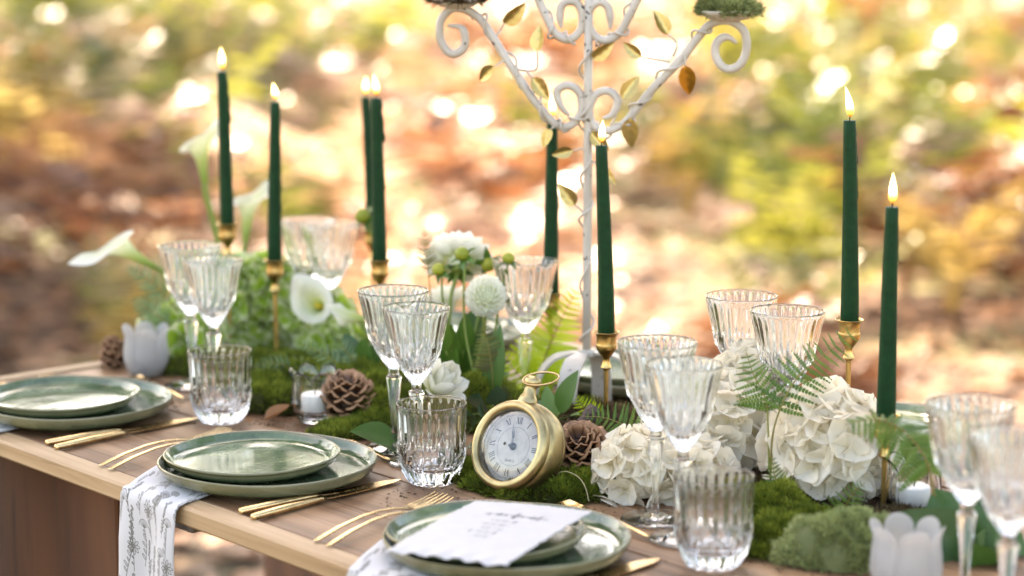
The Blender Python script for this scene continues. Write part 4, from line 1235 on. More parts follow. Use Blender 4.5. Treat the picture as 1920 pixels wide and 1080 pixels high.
def napkin(du, lab, seed):
    r = random.Random(seed)
    ns, ntt = 32, 64
    v = []; f = []; uv = []
    ph = r.uniform(0, 6)
    for j in range(ntt):
        d = j / (ntt - 1) * 0.40            # distance along the cloth from under the plate
        for i in range(ns):
            s = i / (ns - 1)
            uu0 = 0.232 + s * 0.150; vv0 = 0.092 - s * 0.016
            uu1 = 0.300 + s * 0.116; vv1 = 0.0
            lt = vv0 * 1.15
            if d < lt:
                t = d / lt
                u = uu0 + (uu1 - uu0) * t; vv = vv0 + (vv1 - vv0) * t
                z = 0.0032 + 0.003 * math.sin(s * 9 + ph + t * 3) * (0.2 + 0.5 * t) + 0.0025 * t
                z = max(z, 0.0028)
                if t > 0.8: z -= 0.001 * ((t - .8) / .2) ** 2
            else:
                q = d - lt
                k = min(1, q / 0.012)
                u = uu1 + 0.004 * math.sin(q * 22 + s * 3 + ph) * min(1, q / 0.1) - s * 0.010 * min(1, q / .2)
                vv = -0.004 - 0.006 * math.sin(k * PI / 2) - 0.006 * math.sin(s * 8 + ph + q * 6) * min(1, q / 0.06)
                z = 0.0045 * (1 - k) - max(0, q - 0.004)
            v.append(T(u + du, vv, z)); uv.append((s * 0.135 / 0.16, 1 - d / 0.32))
    for j in range(ntt - 1):
        for i in range(ns - 1): f.append((j * ns + i, j * ns + i + 1, (j + 1) * ns + i + 1, (j + 1) * ns + i))
    o = put('linen_napkin', mesh('linen_napkin', v, f, True, uv), m_linen)
    md = o.modifiers.new('cloth_thickness', 'SOLIDIFY'); md.thickness = 0.0008; md.offset = 1
    tag(o, lab, 'napkin', 'white printed linen napkins')
napkin(0.0, 'white napkin with botanical print hanging fully over the middle table edge', 1)
napkin(0.428, 'white botanical napkin under the plate with the menu card', 2)
napkin(-0.436, 'white botanical napkin under the near left corner plate', 3)

# ------------------------------------------------------------------ deckle edged menu card
m_card = simple('cotton_paper', (0.46, 0.445, 0.435), 0.8, var=0.04, scale=60, bmp=0.12)
hz = 0.036
cA, cB, cC, cD = [seen(px, py, TABLE_Z + hz + dz) for px, py, dz in ((893, 939, 0.002), (1110, 959, 0.001), (946, 1060, 0.000), (724, 1032, 0.0015))]
def card_pt(s, t):
    p = (cA * (1 - s) + cB * s) * (1 - t) + (cD * (1 - s) + cC * s) * t
    return p + Vector((0, 0, 0.0030 * (math.sin(PI * s) * 0.5 + 0.4 * math.sin(PI * t * 1.2)) + 0.0014 * max(0, t - 0.86) / .14 * math.sin(s * 34)))
nsx, nsy = 56, 56
rr = random.Random(9)
jit = {}
def jag(k, side):
    key = (k // 1, side)
    if key not in jit: jit[key] = rr.uniform(-1, 1)
    return jit[key]
v = []; f = []
for j in range(nsy):
    for i in range(nsx):
        s = i / (nsx - 1); t = j / (nsy - 1)
        if i == 0: s -= 0.006 + 0.009 * jag(j, 'l')
        if i == nsx - 1: s += 0.006 + 0.010 * jag(j, 'r') + 0.006 * math.sin(j * .7)
        if j == 0: t -= 0.005 + 0.007 * jag(i, 't')
        if j == nsy - 1: t += 0.006 + 0.010 * jag(i, 'b')
        v.append(card_pt(s, t))
for j in range(nsy - 1):
    for i in range(nsx - 1): f.append((j * nsx + i, (j + 1) * nsx + i, (j + 1) * nsx + i + 1, j * nsx + i + 1))
card = put('menu_card', mesh('menu_card', v, f), m_card)
md = card.modifiers.new('paper_thickness', 'SOLIDIFY'); md.thickness = 0.0007; md.offset = -1
tag(card, 'white deckle edged menu card with faint handwriting on the nearest plate', 'menu card')
m_pencil = simple('pale_ink', (0.15, 0.15, 0.15), 0.8)
def scribble(s0, s1, t0, amp, wd, seed):
    r = random.Random(seed); v = []; f = []
    n = int((s1 - s0) * 420); prev = None
    wl = r.uniform(0.010, 0.014)
    for k in range(n):
        s = s0 + (s1 - s0) * k / (n - 1)
        a = 2 * PI * (s - s0) / wl
        am = amp * (0.55 + 0.45 * math.sin(k * 0.21 + seed) + (1.2 if math.sin(k * 0.073 + seed * 2) > 0.9 else 0))
        if math.sin(k * 0.105 + seed * 1.7) > 0.88: prev = None; continue
        p = card_pt(s + 0.35 * wl * math.sin(a), t0 - am * math.cos(a) + 0.02 * (s - s0)) + Vector((0, 0, 0.0004))
        if prev is not None:
            d = (p - prev); nn = Vector((-d.y, d.x, 0))
            if nn.length > 1e-7:
                nn = nn.normalized() * wd / 2; b = len(v)
                v += [prev + nn, prev - nn, p - nn, p + nn]; f.append((b, b + 1, b + 2, b + 3))
        prev = p
    return mesh('handwriting', v, f, False)
for k, (a, b, t, am, wd) in enumerate(((0.26, 0.80, 0.245, 0.028, 0.0006), (0.40, 0.62, 0.36, 0.011, 0.0004), (0.37, 0.60, 0.43, 0.011, 0.0004), (0.41, 0.60, 0.50, 0.010, 0.0004), (0.36, 0.60, 0.57, 0.011, 0.0004), (0.42, 0.57, 0.64, 0.010, 0.0004))):
    put('handwriting', scribble(a, b, t, am, wd, k + 3), m_pencil, card)
# ------------------------------------------------------------------ moss
def moss_mat(name, stops):
    return leafy(name, stops, 0.3, 0.7, use='tone', spec=0.15)
m_moss = moss_mat('moss', [(0, (0.05, 0.036, 0.016)), (0.25, (0.075, 0.10, 0.016)), (0.6, (0.17, 0.22, 0.026)), (1, (0.36, 0.38, 0.06))])
m_mossp = moss_mat('pale_moss', [(0, (0.12, 0.13, 0.06)), (0.5, (0.32, 0.37, 0.14)), (1, (0.52, 0.55, 0.27))])
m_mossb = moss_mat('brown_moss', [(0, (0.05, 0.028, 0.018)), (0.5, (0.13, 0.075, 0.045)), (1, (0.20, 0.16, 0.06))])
def moss(lumps, n, lab, mt, blade=0.009, seed=1, brown=0.25, base=None):
    """lumps: (x, y, z, rx, ry, rz) in metres; n blades in all."""
    g = np.random.default_rng(seed)
    V_, F_, C_ = [], [], []
    nb = 0
    org = Vector(lumps[0][:3])
    w = np.array([l[3] * l[4] for l in lumps]); w = w / w.sum()
    for (x, y, z, rx, ry, rz), q in zip(lumps, w):
        na, nr = 22, 8
        vv = []
        for i in range(nr + 1):
            a = i / nr * PI * 0.5
            for k in range(na):
                t = 2 * PI * k / na
                wob = 1 + 0.10 * math.sin(3 * t + x * 90) + 0.07 * math.sin(5 * t + y * 70)
                vv.append((x - org.x + rx * wob * math.cos(t) * math.cos(a), y - org.y + ry * wob * math.sin(t) * math.cos(a), z - org.z + rz * math.sin(a)))
        b = nb
        for i in range(nr):
            for k in range(na):
                j = (k + 1) % na
                F_.append([(b + i * na + k, b + i * na + j, b + (i + 1) * na + j), (b + i * na + k, b + (i + 1) * na + j, b + (i + 1) * na + k)])
        V_.append(np.array(vv)); C_.append(np.full(len(vv), 0.12)); nb += len(vv)
        m = int(n * q)
        t = g.random(m) * 2 * PI; sa = g.random(m) ** 0.8; a = np.arcsin(sa)
        wob = 1 + 0.10 * np.sin(3 * t + x * 90) + 0.07 * np.sin(5 * t + y * 70)
        nrm = np.stack([np.cos(t) * np.cos(a) / rx, np.sin(t) * np.cos(a) / ry, np.sin(a) / rz], 1)
        nrm /= np.linalg.norm(nrm, axis=1)[:, None]
        p = np.stack([x - org.x + rx * wob * np.cos(t) * np.cos(a), y - org.y + ry * wob * np.sin(t) * np.cos(a), z - org.z + rz * np.sin(a)], 1)
        lump = np.sin(p[:, 0] * 260 + x * 50) * np.sin(p[:, 1] * 230) * np.sin(p[:, 2] * 200 + 1)
        lump2 = np.sin(p[:, 0] * 95 + 2 * y * 31) * np.sin(p[:, 1] * 110 + x * 17) + 0.6 * np.sin(p[:, 0] * 170 + p[:, 1] * 150)
        p += nrm * (lump * 0.004 + lump2 * min(0.006, rz * 0.16))[:, None]
        d = nrm + g.normal(size=(m, 3)) * 0.55 + np.array([0, 0, 0.25]); d /= np.linalg.norm(d, axis=1)[:, None]
        s = np.cross(d, g.normal(size=(m, 3))); s /= np.linalg.norm(s, axis=1)[:, None]
        L = blade * (0.5 + g.random(m))
        wd = 0.0007
        vv = np.empty((m * 4, 3))
        mid = p + d * (L * .5)[:, None]
        vv[0::4] = p - d * 0.001; vv[1::4] = mid + s * wd; vv[2::4] = p + d * L[:, None] + g.normal(size=(m, 3)) * 0.0012; vv[3::4] = mid - s * wd
        idx = nb + np.arange(m) * 4
        F_.append(np.concatenate([np.stack([idx, idx + 1, idx + 2], 1), np.stack([idx, idx + 2, idx + 3], 1)]))
        patch = 0.5 + 0.5 * np.sin(p[:, 0] * 55 + seed) * np.sin(p[:, 1] * 48 + seed * 2)
        tn = np.clip(0.26 + 0.36 * g.random(m) + 0.30 * patch + 0.14 * lump2 - brown * (g.random(m) < 0.45) * (1.2 - sa), 0, 1)
        V_.append(vv); C_.append(np.repeat(tn, 4)); nb += m * 4
    v = np.concatenate(V_); f = np.concatenate([np.asarray(q).reshape(-1, 3) for q in F_]); c = np.concatenate(C_)
    o = put('moss_mound', tri_mesh('moss', v, f, False, c), mt, None, org)
    return tag(o, lab, 'moss', 'moss mounds down the middle of the table')
def lp(px, py, rx, ry, rz, dz=0.0):
    p = seen(px, py, TABLE_Z + 0.001 + dz); return (p.x, p.y, p.z, rx, ry, rz)
moss([lp(955, 915, .050, .032, .008), lp(1040, 928, .055, .034, .018), lp(1095, 925, .045, .035, .020), lp(890, 890, .030, .030, .012), lp(1035, 868, .05, .045, .020), lp(1085, 880, .05, .05, .024)], 34000, 'bright green moss bed under the brass clock', m_moss, 0.0085, 2)
moss([lp(1455, 1022, .042, .032, .024), lp(1500, 1000, .045, .04, .022), lp(1445, 970, .045, .04, .030), lp(1415, 1035, .03, .025, .010)], 22000, 'vivid green moss right of the blurred near tumbler', m_moss, 0.0075, 3, 0.2)
moss([lp(1570, 1052, .052, .040, .046), lp(1615, 1040, .036, .034, .040), lp(1535, 1050, .03, .03, .036)], 17000, 'pale grey green moss cushion beside the near frosted holder', m_mossp, 0.006, 4, 0.2)
moss([lp(530, 765, .06, .04, .026), lp(500, 745, .05, .04, .024), lp(470, 740, .05, .04, .02), lp(560, 735, .06, .05, .035)], 15000, 'green moss left of the clear holder under the green hydrangea', m_moss, 0.009, 5, 0.35)
moss([lp(660, 812, .042, .032, .012), lp(625, 822, .028, .022, .008), lp(705, 800, .036, .034, .016)], 11000, 'brown and green moss around the blurred pine cone by the clear holder', m_moss, 0.008, 6, 0.55)
moss([lp(715, 790, .032, .03, .034), lp(690, 770, .04, .04, .046), lp(660, 750, .06, .05, .042)], 9000, 'yellow green moss tuft behind the clear holder pine cone', m_moss, 0.011, 7, 0.2)
moss([lp(880, 800, .04, .035, .062), lp(920, 790, .035, .035, .055)], 12000, 'domed green moss ball behind the middle tumbler and white tulip', m_moss, 0.0055, 8, 0.0)
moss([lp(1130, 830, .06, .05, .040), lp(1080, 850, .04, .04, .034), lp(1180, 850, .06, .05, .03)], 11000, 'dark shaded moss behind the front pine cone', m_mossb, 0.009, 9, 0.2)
moss([lp(860, 760, .09, .08, .025), lp(770, 740, .09, .08, .025), lp(960, 790, .09, .07, .03), lp(640, 710, .09, .07, .018), lp(1050, 800, .08, .07, .03)], 14000, 'low moss bed under the dahlias and goblets along the table middle', m_moss, 0.008, 10, 0.4)
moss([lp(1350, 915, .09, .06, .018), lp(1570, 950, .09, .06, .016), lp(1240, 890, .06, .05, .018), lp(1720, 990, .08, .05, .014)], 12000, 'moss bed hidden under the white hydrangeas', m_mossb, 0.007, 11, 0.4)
moss([lp(400, 690, .11, .07, .018), lp(520, 690, .09, .06, .018)], 7000, 'moss bed under the green hydrangea heads', m_moss, 0.008, 12, 0.4)
for p, rr_, lab, sd in ((dish_r, .033, 'pale dry moss heaped in the right candelabra dish', 13), (dish_l, .030, 'dry moss heaped in the left candelabra dish', 14)):
    moss([(p.x, p.y, p.z - .004, rr_, rr_, .019), (p.x + rr_ * .85, p.y - .006, p.z - .003, .010, .010, .012), (p.x - rr_ * .5, p.y, p.z, .016, .016, .022)], 7000, lab, m_mossp if sd == 13 else m_mossb, 0.009, sd, 0.4)
# a tail of moss trailing over the dish's right lip
tl = [(dish_r.x + .036, dish_r.y - .01, dish_r.z - .012, .005, .005, .012)]

# ------------------------------------------------------------------ petals, florets, flowers
def petal_geo(L, w, cup=0.2, tip=0.0, ruffle=0.0, n=5, m=5, ph=0.0, base=0.18):
    """Petal along +X rising to +Z; uv = (along, |across|)."""
    v = []; f = []; uv = []
    for i in range(n):
        t = i / (n - 1)
        hw = w * (base + (1 - base) * math.sin(min(1, t * 1.18) * PI * 0.5)) * (math.sqrt(max(0.0, 1 - max(0, (t - 0.55) / 0.45) ** 2.4)) * (1 - tip) + tip * (1 - max(0, (t - .5) / .5)) if t > .5 else 1)
        for k in range(m):
            s = k / (m - 1) * 2 - 1
            z = cup * L * (t * t) + cup * hw * s * s * 1.2 + ruffle * L * math.sin(s * 5 + t * 6 + ph) * t
            v.append((L * t, s * max(hw, 0.0004), z)); uv.append((t, abs(s)))
    for i in range(n - 1):
        for k in range(m - 1): f.append((i * m + k, (i + 1) * m + k, (i + 1) * m + k + 1, i * m + k + 1))
    return v, f, uv
def petal_mat(name, c_base, c_mid, c_tip, trans=0.4, edge=None):
    m, nt, bs, out = new_mat(name)
    uvn = N(nt, 'ShaderNodeTexCoord'); sp = N(nt, 'ShaderNodeSeparateXYZ'); nt.links.new(uvn.outputs['UV'], sp.inputs[0])
    c = ramp(nt, sp.outputs[0], [(0.0, c_base), (0.4, c_mid), (1.0, c_tip)])
    if edge:
        e = math_(nt, 'MAXIMUM', sp.outputs[1], math_(nt, 'POWER', sp.outputs[0], 3.0))
        c = mixc(nt, ramp(nt, e, [(0.62, (0, 0, 0)), (0.95, (1, 1, 1))]), c, edge)
    rnd = obj_random(nt)
    c = mixc(nt, math_(nt, 'MULTIPLY', rnd, 0.16), c, mixc(nt, 1.0, c, (0.80, 0.74, 0.62), 'MULTIPLY'))
    nt.links.new(c, bs.inputs['Base Color'])
    bs.inputs['Roughness'].default_value = 0.55; bs.inputs['Specular IOR Level'].default_value = 0.3
    tr = N(nt, 'ShaderNodeBsdfTranslucent'); nt.links.new(c, tr.inputs['Color'])
    mx = N(nt, 'ShaderNodeMixShader'); mx.inputs[0].default_value = trans
    nt.links.new(bs.outputs[0], mx.inputs[1]); nt.links.new(tr.outputs[0], mx.inputs[2])
    nt.links.new(mx.outputs[0], out.inputs['Surface'])
    return m
m_hyd = petal_mat('white_hydrangea', (0.66, 0.58, 0.36), (0.90, 0.83, 0.68), (0.92, 0.86, 0.74), 0.48)
m_hydg = petal_mat('green_hydrangea', (0.20, 0.36, 0.02), (0.34, 0.54, 0.04), (0.46, 0.62, 0.09), 0.5, (0.86, 0.86, 0.60))
m_dah = petal_mat('white_dahlia', (0.55, 0.60, 0.22), (0.80, 0.80, 0.66), (0.87, 0.86, 0.80))
m_stem = leafy('stem_green', [(0, (0.14, 0.20, 0.03)), (1, (0.24, 0.30, 0.06))], 0.15, 0.45)
m_leaf = leafy('leaf_green', [(0, (0.035, 0.085, 0.015)), (0.5, (0.06, 0.14, 0.02)), (1, (0.12, 0.22, 0.035))], 0.3, 0.38, scale=30, spec=0.5)
m_leafd = leafy('leaf_dark', [(0, (0.02, 0.06, 0.012)), (0.6, (0.04, 0.10, 0.02)), (1, (0.07, 0.15, 0.03))], 0.25, 0.35, scale=30, spec=0.5)
m_ivy = leafy('ivy_green', [(0, (0.018, 0.045, 0.022)), (0.6, (0.035, 0.085, 0.040)), (1, (0.06, 0.12, 0.05))], 0.15, 0.28, scale=30, spec=0.6)
def floret_mesh(name, L, w, cup, ruffle, seed):
    r = random.Random(seed); mb = MB()
    for k in range(4):
        v, f, uv = petal_geo(L * r.uniform(.9, 1.12), w * r.uniform(.92, 1.1), cup * r.uniform(.6, 1.4), 0.0, ruffle, 7, 7, r.uniform(0, 6))
        a = k * PI / 2 + r.uniform(-.14, .14); tl_ = r.uniform(-.15, .25)
        M_ = Matrix.Rotation(a, 3, 'Z') @ Matrix.Rotation(-tl_, 3, 'Y')
        mb.add([M_ @ (Vector(p) + Vector((0.001, 0, 0.0006 * (k % 2)))) for p in v], f, uv)
    v, f = lathe([(0.0, -0.0005), (0.0012, 0.0), (0.0014, 0.0012), (0.0, 0.0020)], 6)
    mb.add(v, f, [(0.0, 0)] * len(v))
    return mb.mesh(name)
fl_w = [floret_mesh('floret', 0.0235, 0.0190, 0.26, 0.055, k) for k in range(5)]
for q in fl_w: q.materials.append(m_hyd)
fl_g = [floret_mesh('floret', 0.0235, 0.0195, 0.30, 0.06, 20 + k) for k in range(5)]
for q in fl_g: q.materials.append(m_hydg)
def hydrangea(p, R_, n, fl, lab, grp, seed, sq=0.9, scale=1.0, stemto=None):
    r = random.Random(seed)
    t = empty('hydrangea', p, 0, lab, 'hydrangea', grp)
    ga = PI * (3 - math.sqrt(5))
    for k in range(n):
        z = 1 - (k + 0.5) / n * 1.72
        rad = math.sqrt(max(0, 1 - z * z)); a = k * ga + r.uniform(-.2, .2)
        d = Vector((rad * math.cos(a), rad * math.sin(a), z))
        nn = (d + Vector((r.uniform(-.28, .28), r.uniform(-.28, .28), r.uniform(-.2, .3)))).normalized()
        put('floret', r.choice(fl), None, t, Vector((d.x, d.y, d.z * sq)) * (R_ * r.uniform(.82, 1.05)), None, scale * r.uniform(.85, 1.22), quat=facing(nn, r.uniform(0, 6.28)))
    v, f = lathe([(0.0, -R_ * .6), (R_ * .45, -R_ * .5), (R_ * .68, -R_ * .1), (R_ * .66, R_ * .3), (R_ * .4, R_ * .58), (0.0, R_ * .66)], 16)
    put('core', mesh('core', v, f), m_leaf if fl is fl_g else m_corew, t)
    base = Vector((0.0, 0.01, TABLE_Z + 0.004 - p.z)) if stemto is None else stemto
    v, f = tube(spline([Vector((0, 0, -R_ * .55)), Vector((0.004, 0.003, (base.z - R_ * .5) / 2)), base], 8), 0.0032, 8)
    put('stem', mesh('stem', v, f), m_stem, t)
    return t
m_corew = simple('flower_heart', (0.50, 0.50, 0.34), 0.7, var=0.2)
HW = 'white hydrangea heads'; HG = 'green hydrangea heads'
hydrangea(seen_y(1198, 890, 2.47), 0.044, 60, fl_w, 'smallest white hydrangea head, right of the front pine cone', HW, 1, 1.0, 0.80)
hydrangea(seen_y(1350, 812, 2.56), 0.062, 66, fl_w, 'white hydrangea head behind the blurred near goblet', HW, 2)
hydrangea(seen_y(1562, 850, 2.45), 0.062, 78, fl_w, 'biggest white hydrangea head, left of the lower right candle', HW, 3, 1.0, 1.05)
hydrangea(seen_y(1412, 722, 2.60), 0.042, 46, fl_w, 'white hydrangea head directly under the two right goblets', HW, 4)
hydrangea(seen_y(1295, 890, 2.47), 0.040, 46, fl_w, 'low white hydrangea head seen through the blurred near tumbler', HW, 5)
hydrangea(seen_y(1470, 800, 2.55), 0.038, 40, fl_w, 'white hydrangea head between the two largest heads, behind a fern stalk', HW, 6)
hydrangea(seen_y(1292, 815, 2.60), 0.044, 50, fl_w, 'white hydrangea head behind the smaller near goblet', HW, 7)
hydrangea(seen_y(345, 640, 3.24), 0.052, 54, fl_g, 'green hydrangea head beside the far left frosted holder', HG, 11)
hydrangea(seen_y(435, 560, 3.33), 0.056, 60, fl_g, 'green hydrangea head behind the left goblets', HG, 12)
hydrangea(seen_y(500, 555, 3.34), 0.056, 60, fl_g, 'topmost green hydrangea head, behind the brass candlestick', HG, 13)
hydrangea(seen_y(590, 600, 3.32), 0.052, 56, fl_g, 'rightmost green hydrangea head under the open calla lily', HG, 14)
hydrangea(seen_y(470, 645, 3.32), 0.048, 46, fl_g, 'green hydrangea head just right of the left tumbler', HG, 15)
hydrangea(seen_y(548, 645, 3.33), 0.042, 40, fl_g, 'lowest green hydrangea head behind the asparagus fern', HG, 16)

hydrangea(seen_y(385, 610, 3.30), 0.048, 46, fl_g, 'green hydrangea head seen between the left goblet stems', HG, 17)
hydrangea(seen_y(618, 655, 3.27), 0.040, 40, fl_g, 'green hydrangea head at the right foot of the mound', HG, 18)
hydrangea(seen_y(420, 690, 3.26), 0.042, 40, fl_g, 'green hydrangea head low behind the left tumbler', HG, 19)

def dahlia(p, nrm, R_, n, L, w, cup, lab, seed, spread=1.0, stem=None, calyx=False):
    t = empty('dahlia', p, 0, lab, 'dahlia', 'white dahlias')
    qn = facing(nrm)
    mats = [mesh('petal', *petal_geo(L, w, cup, 0.25, 0.0, 5, 5)[:2], True, petal_geo(L, w, cup, 0.25, 0.0, 5, 5)[2])]
    mats[0].materials.append(m_dah)
    r = random.Random(seed); ga = PI * (3 - math.sqrt(5))
    for k in range(n):
        z = 1 - (k + 0.5) / n * spread
        rad = math.sqrt(max(0, 1 - z * z)); a = k * ga
        d = Vector((rad * math.cos(a), rad * math.sin(a), z))
        out = Vector((math.cos(a), math.sin(a), 0))
        x = (d * 0.75 + out * 0.55).normalized()
        up = (Vector((0, 0, 1)) - out * 0.3)
        q = qn @ axes_quat(x, up if abs(x.z) < .95 else out * -1 + Vector((0, 0, .1)))
        put('petal', mats[0], None, t, qn @ (d * R_ * 0.55), None, (0.55 + 0.5 * min(1, (k + 6) / n * 2.2)) * r.uniform(.92, 1.08), quat=q)
    v, f = lathe([(0.0, -R_ * .5), (R_ * .4, -R_ * .3), (R_ * .52, 0.0), (R_ * .42, R_ * .34), (0.0, R_ * .56)], 14)
    put('heart', mesh('heart', [qn @ Vector(p_) for p_ in v], f), m_corew, t)
    if calyx:
        v, f, uv = leaf_geo(R_ * .75, R_ * .16, -0.3, 0.1, 5, 3)
        ms = mesh('sepal', v, f, True, uv)
        for k in range(9):
            a = 2 * PI * k / 9
            x = qn @ Vector((math.cos(a), math.sin(a), -0.35 + 0.5 * (k % 2)))
            put('sepal', ms, m_leaf, t, qn @ Vector((0, 0, -R_ * .42)), quat=axes_quat(x, qn @ Vector((0, 0, -1))))
        v, f = lathe([(0.0, -R_ * .62), (R_ * .22, -R_ * .55), (R_ * .34, -R_ * .35), (R_ * .2, -R_ * .1)], 12)
        put('calyx', mesh('calyx', [qn @ Vector(p_) for p_ in v], f), m_stem, t)
    if stem:
        pts = [qn @ Vector((0, 0, -R_ * .5))] + [s - p for s in stem]
        v, f = tube(spline(pts, 16), 0.0026, 8)
        put('stem', mesh('stem', v, f), m_stem, t)
    return t
D1 = seen_y(911, 556, 2.86)
dahlia(D1, (0.02, -0.9, 0.42), 0.0285, 120, 0.0115, 0.0052, 0.55, 'round white pompon dahlia facing the camera behind the goblets', 1, 1.9, [seen_y(905, 640, 2.88), seen_y(890, 705, 2.88), seen_y(888, 745, 2.88)])
D2 = seen_y(858, 492, 2.98)
dahlia(D2, (-0.05, 0.72, 0.66), 0.031, 64, 0.029, 0.0110, 0.18, 'white dahlia seen from behind showing its green calyx', 2, 1.25, [seen_y(845, 560, 2.95), seen_y(842, 640, 2.93), seen_y(850, 740, 2.9)], True)
D3 = seen_y(838, 572, 3.06)
dahlia(D3, (-0.2, 0.3, 0.9), 0.026, 40, 0.022, 0.009, 0.25, 'small blush white dahlia low behind the green calyx', 3, 1.3, [seen_y(842, 640, 3.04), seen_y(850, 735, 3.0)])
# open white tulip lying on the moss
tp = seen_y(822, 726, 2.73)
tu = empty('white_tulip', tp, 0, 'open creamy white tulip bloom lying on moss behind the middle tumbler', 'tulip')
g_ = petal_geo(0.046, 0.017, 0.34, 0.35, 0.03, 8, 7, base=0.35); me_tp = mesh('petal', g_[0], g_[1], True, g_[2]); me_tp.materials.append(m_dah)
qn = facing((0.45, -0.45, 0.75))
for k in range(15):
    a = k * 2.4; ring = k // 5
    el = 0.30 + 0.42 * (2 - ring) + random.uniform(-.08, .08)
    x = Vector((math.cos(a) * math.cos(el), math.sin(a) * math.cos(el), math.sin(el)))
    put('petal', me_tp, None, tu, qn @ Vector((math.cos(a) * .004, math.sin(a) * .004, -0.012 + 0.002 * (2 - ring))), None, random.uniform(.8, 1.05), quat=qn @ axes_quat(x, Vector((-math.cos(a), -math.sin(a), 1))))
# buds
def bud(px, py, y, s, lab, foot, face=(0, -0.2, 1), hue=0):
    p = seen_y(px, py, y)
    t = empty('flower_bud', p, random.uniform(0, 6) * 0, lab, 'flower bud', 'dahlia buds')
    q = facing(face)
    v, f = lathe(interp([(0.0, -0.009 * s), (0.006 * s, -0.006 * s), (0.0088 * s, 0.0), (0.0065 * s, 0.006 * s), (0.0, 0.0085 * s)], 12), 14)
    put('bud', mesh('bud', [q @ Vector(a) for a in v], f), m_bud, t)
    v, f, uv = leaf_geo(0.018 * s, 0.0046 * s, 0.5, 0.1, 6, 3); ms = mesh('sepal', v, f, True, uv)
    for k in range(7):
        a = 2 * PI * k / 7
        put('sepal', ms, m_leaf, t, q @ Vector((0, 0, -0.006 * s)), quat=q @ axes_quat((math.cos(a), math.sin(a), 0.15 + 0.7 * (k % 2)), (0, 0, 1)))
    pts = [q @ Vector((0, 0, -0.008 * s))] + [w_ - p for w_ in foot]
    v, f = tube(spline(pts, 14), 0.0016, 7)
    put('stem', mesh('stem', v, f), m_stem, t)
m_bud = leafy('bud_green', [(0, (0.22, 0.28, 0.03)), (1, (0.45, 0.42, 0.05))], 0.25, 0.4)
bud(953, 484, 2.9, 0.95, 'spiky green bud standing beside the far goblet', [seen_y(942, 535, 2.9), seen_y(925, 640, 2.9), seen_y(905, 745, 2.9)])
bud(866, 476, 2.88, 1.1, 'yellow green bud in front of the back facing dahlia', [seen_y(870, 540, 2.87), seen_y(872, 620, 2.86), seen_y(892, 720, 2.84)], (-.5, -.3, .8))
bud(822, 505, 2.9, 1.0, 'green bud left of the back facing dahlia', [seen_y(830, 560, 2.9), seen_y(845, 640, 2.9), seen_y(850, 740, 2.88)], (-.5, -.2, .7))
bud(916, 496, 2.95, 1.15, 'plump green bud right of the back facing dahlia', [seen_y(905, 560, 2.94), seen_y(885, 650, 2.92), seen_y(880, 740, 2.9)], (.2, -.6, -.5))
bud(680, 405, 3.2, 1.3, 'pale green bud beside the dripping middle candle', [seen_y(700, 450, 3.2), seen_y(722, 530, 3.15), seen_y(738, 640, 3.1), seen_y(750, 715, 3.05)], (-.7, -.3, .4))
# leafy sprigs
def sprig(name, lab, cat, base, tips, L, w, mt, seed, grp=None, curl=0.2, fold=0.1):
    r = random.Random(seed)
    t = empty(name, base, 0, lab, cat, grp)
    v, f, uv = leaf_geo(1.0, w / L, curl, fold, 9, 5)
    me = mesh('leaf', v, f, True, uv); me.materials.append(mt)
    for (tip, nrm, sc) in tips:
        p1 = tip - base
        d = p1.normalized()
        ln = L * sc
        st = p1 - d * ln * 0.9
        q = axes_quat(d + Vector((r.uniform(-.1, .1), r.uniform(-.1, .1), 0)), Vector(nrm))
        put('leaf', me, None, t, st, None, ln, quat=q)
        if st.length > 0.006:
            v, f = tube(spline([Vector((0, 0, 0)), st * .5 + Vector((0, 0, .004)), st], 8), 0.0013, 6)
            put('stem', mesh('stem', v, f), m_stem, t)
    return t
r = random.Random(31)
b0 = seen_y(860, 735, 2.92)
sprig('dahlia_foliage', 'mid green dahlia foliage under the blooms behind the middle goblets', 'leaves', b0,
      [(seen_y(px, py, 2.92 + r.uniform(-.05, .06)), (r.uniform(-.6, .6), -1, r.uniform(.1, .8)), r.uniform(.8, 1.25)) for px, py in ((815, 590), (835, 625), (875, 600), (890, 580), (850, 660), (905, 640), (815, 660), (925, 655), (795, 640), (870, 680), (940, 700), (820, 700), (900, 600), (960, 690))], 0.060, 0.016, m_leaf, 1)
b1 = seen_y(915, 790, 2.74)
sprig('ivy_sprig', 'dark glossy ivy leaves between the tumbler and the clock', 'ivy', b1,
      [(seen_y(px, py, 2.68 + dy), (nx_, -1, nz_), sc) for px, py, dy, nx_, nz_, sc in ((890, 748, 0, -.3, .5, 1.1), (938, 728, 0.03, .3, .6, .9), (876, 800, -.03, -.5, .3, 1.1), (890, 835, -.05, -.3, .2, 1.0), (930, 760, 0, .4, .5, .8), (868, 770, 0.0, -.2, .8, .8), (905, 775, -.02, 0, .4, 1.0))], 0.036, 0.015, m_ivy, 2, curl=0.12)
b2 = seen_y(1040, 800, 2.72)
sprig('green_sprig', 'fresh green pointed leaves between the clock and the candelabra foot', 'leaves', b2,
      [(seen_y(1074, 706, 2.70), (-.5, -.8, .5), 1.2), (seen_y(1078, 768, 2.68), (.1, -.4, .9), 1.0), (seen_y(1020, 730, 2.74), (-.4, -1, .3), 1.0), (seen_y(1010, 750, 2.74), (-.4, -1, .3), .8)], 0.050, 0.012, m_leaf, 3)
b3 = seen_y(920, 760, 2.80)
sprig('blade_leaf_sprig', 'long narrow green leaf hanging in front of the brown fern', 'leaf', b3, [(seen_y(936, 625, 2.80), (-.3, -1, .1), 1.5), (seen_y(914, 640, 2.82), (.3, -1, .1), 1.1)], 0.060, 0.010, m_leaf, 4)
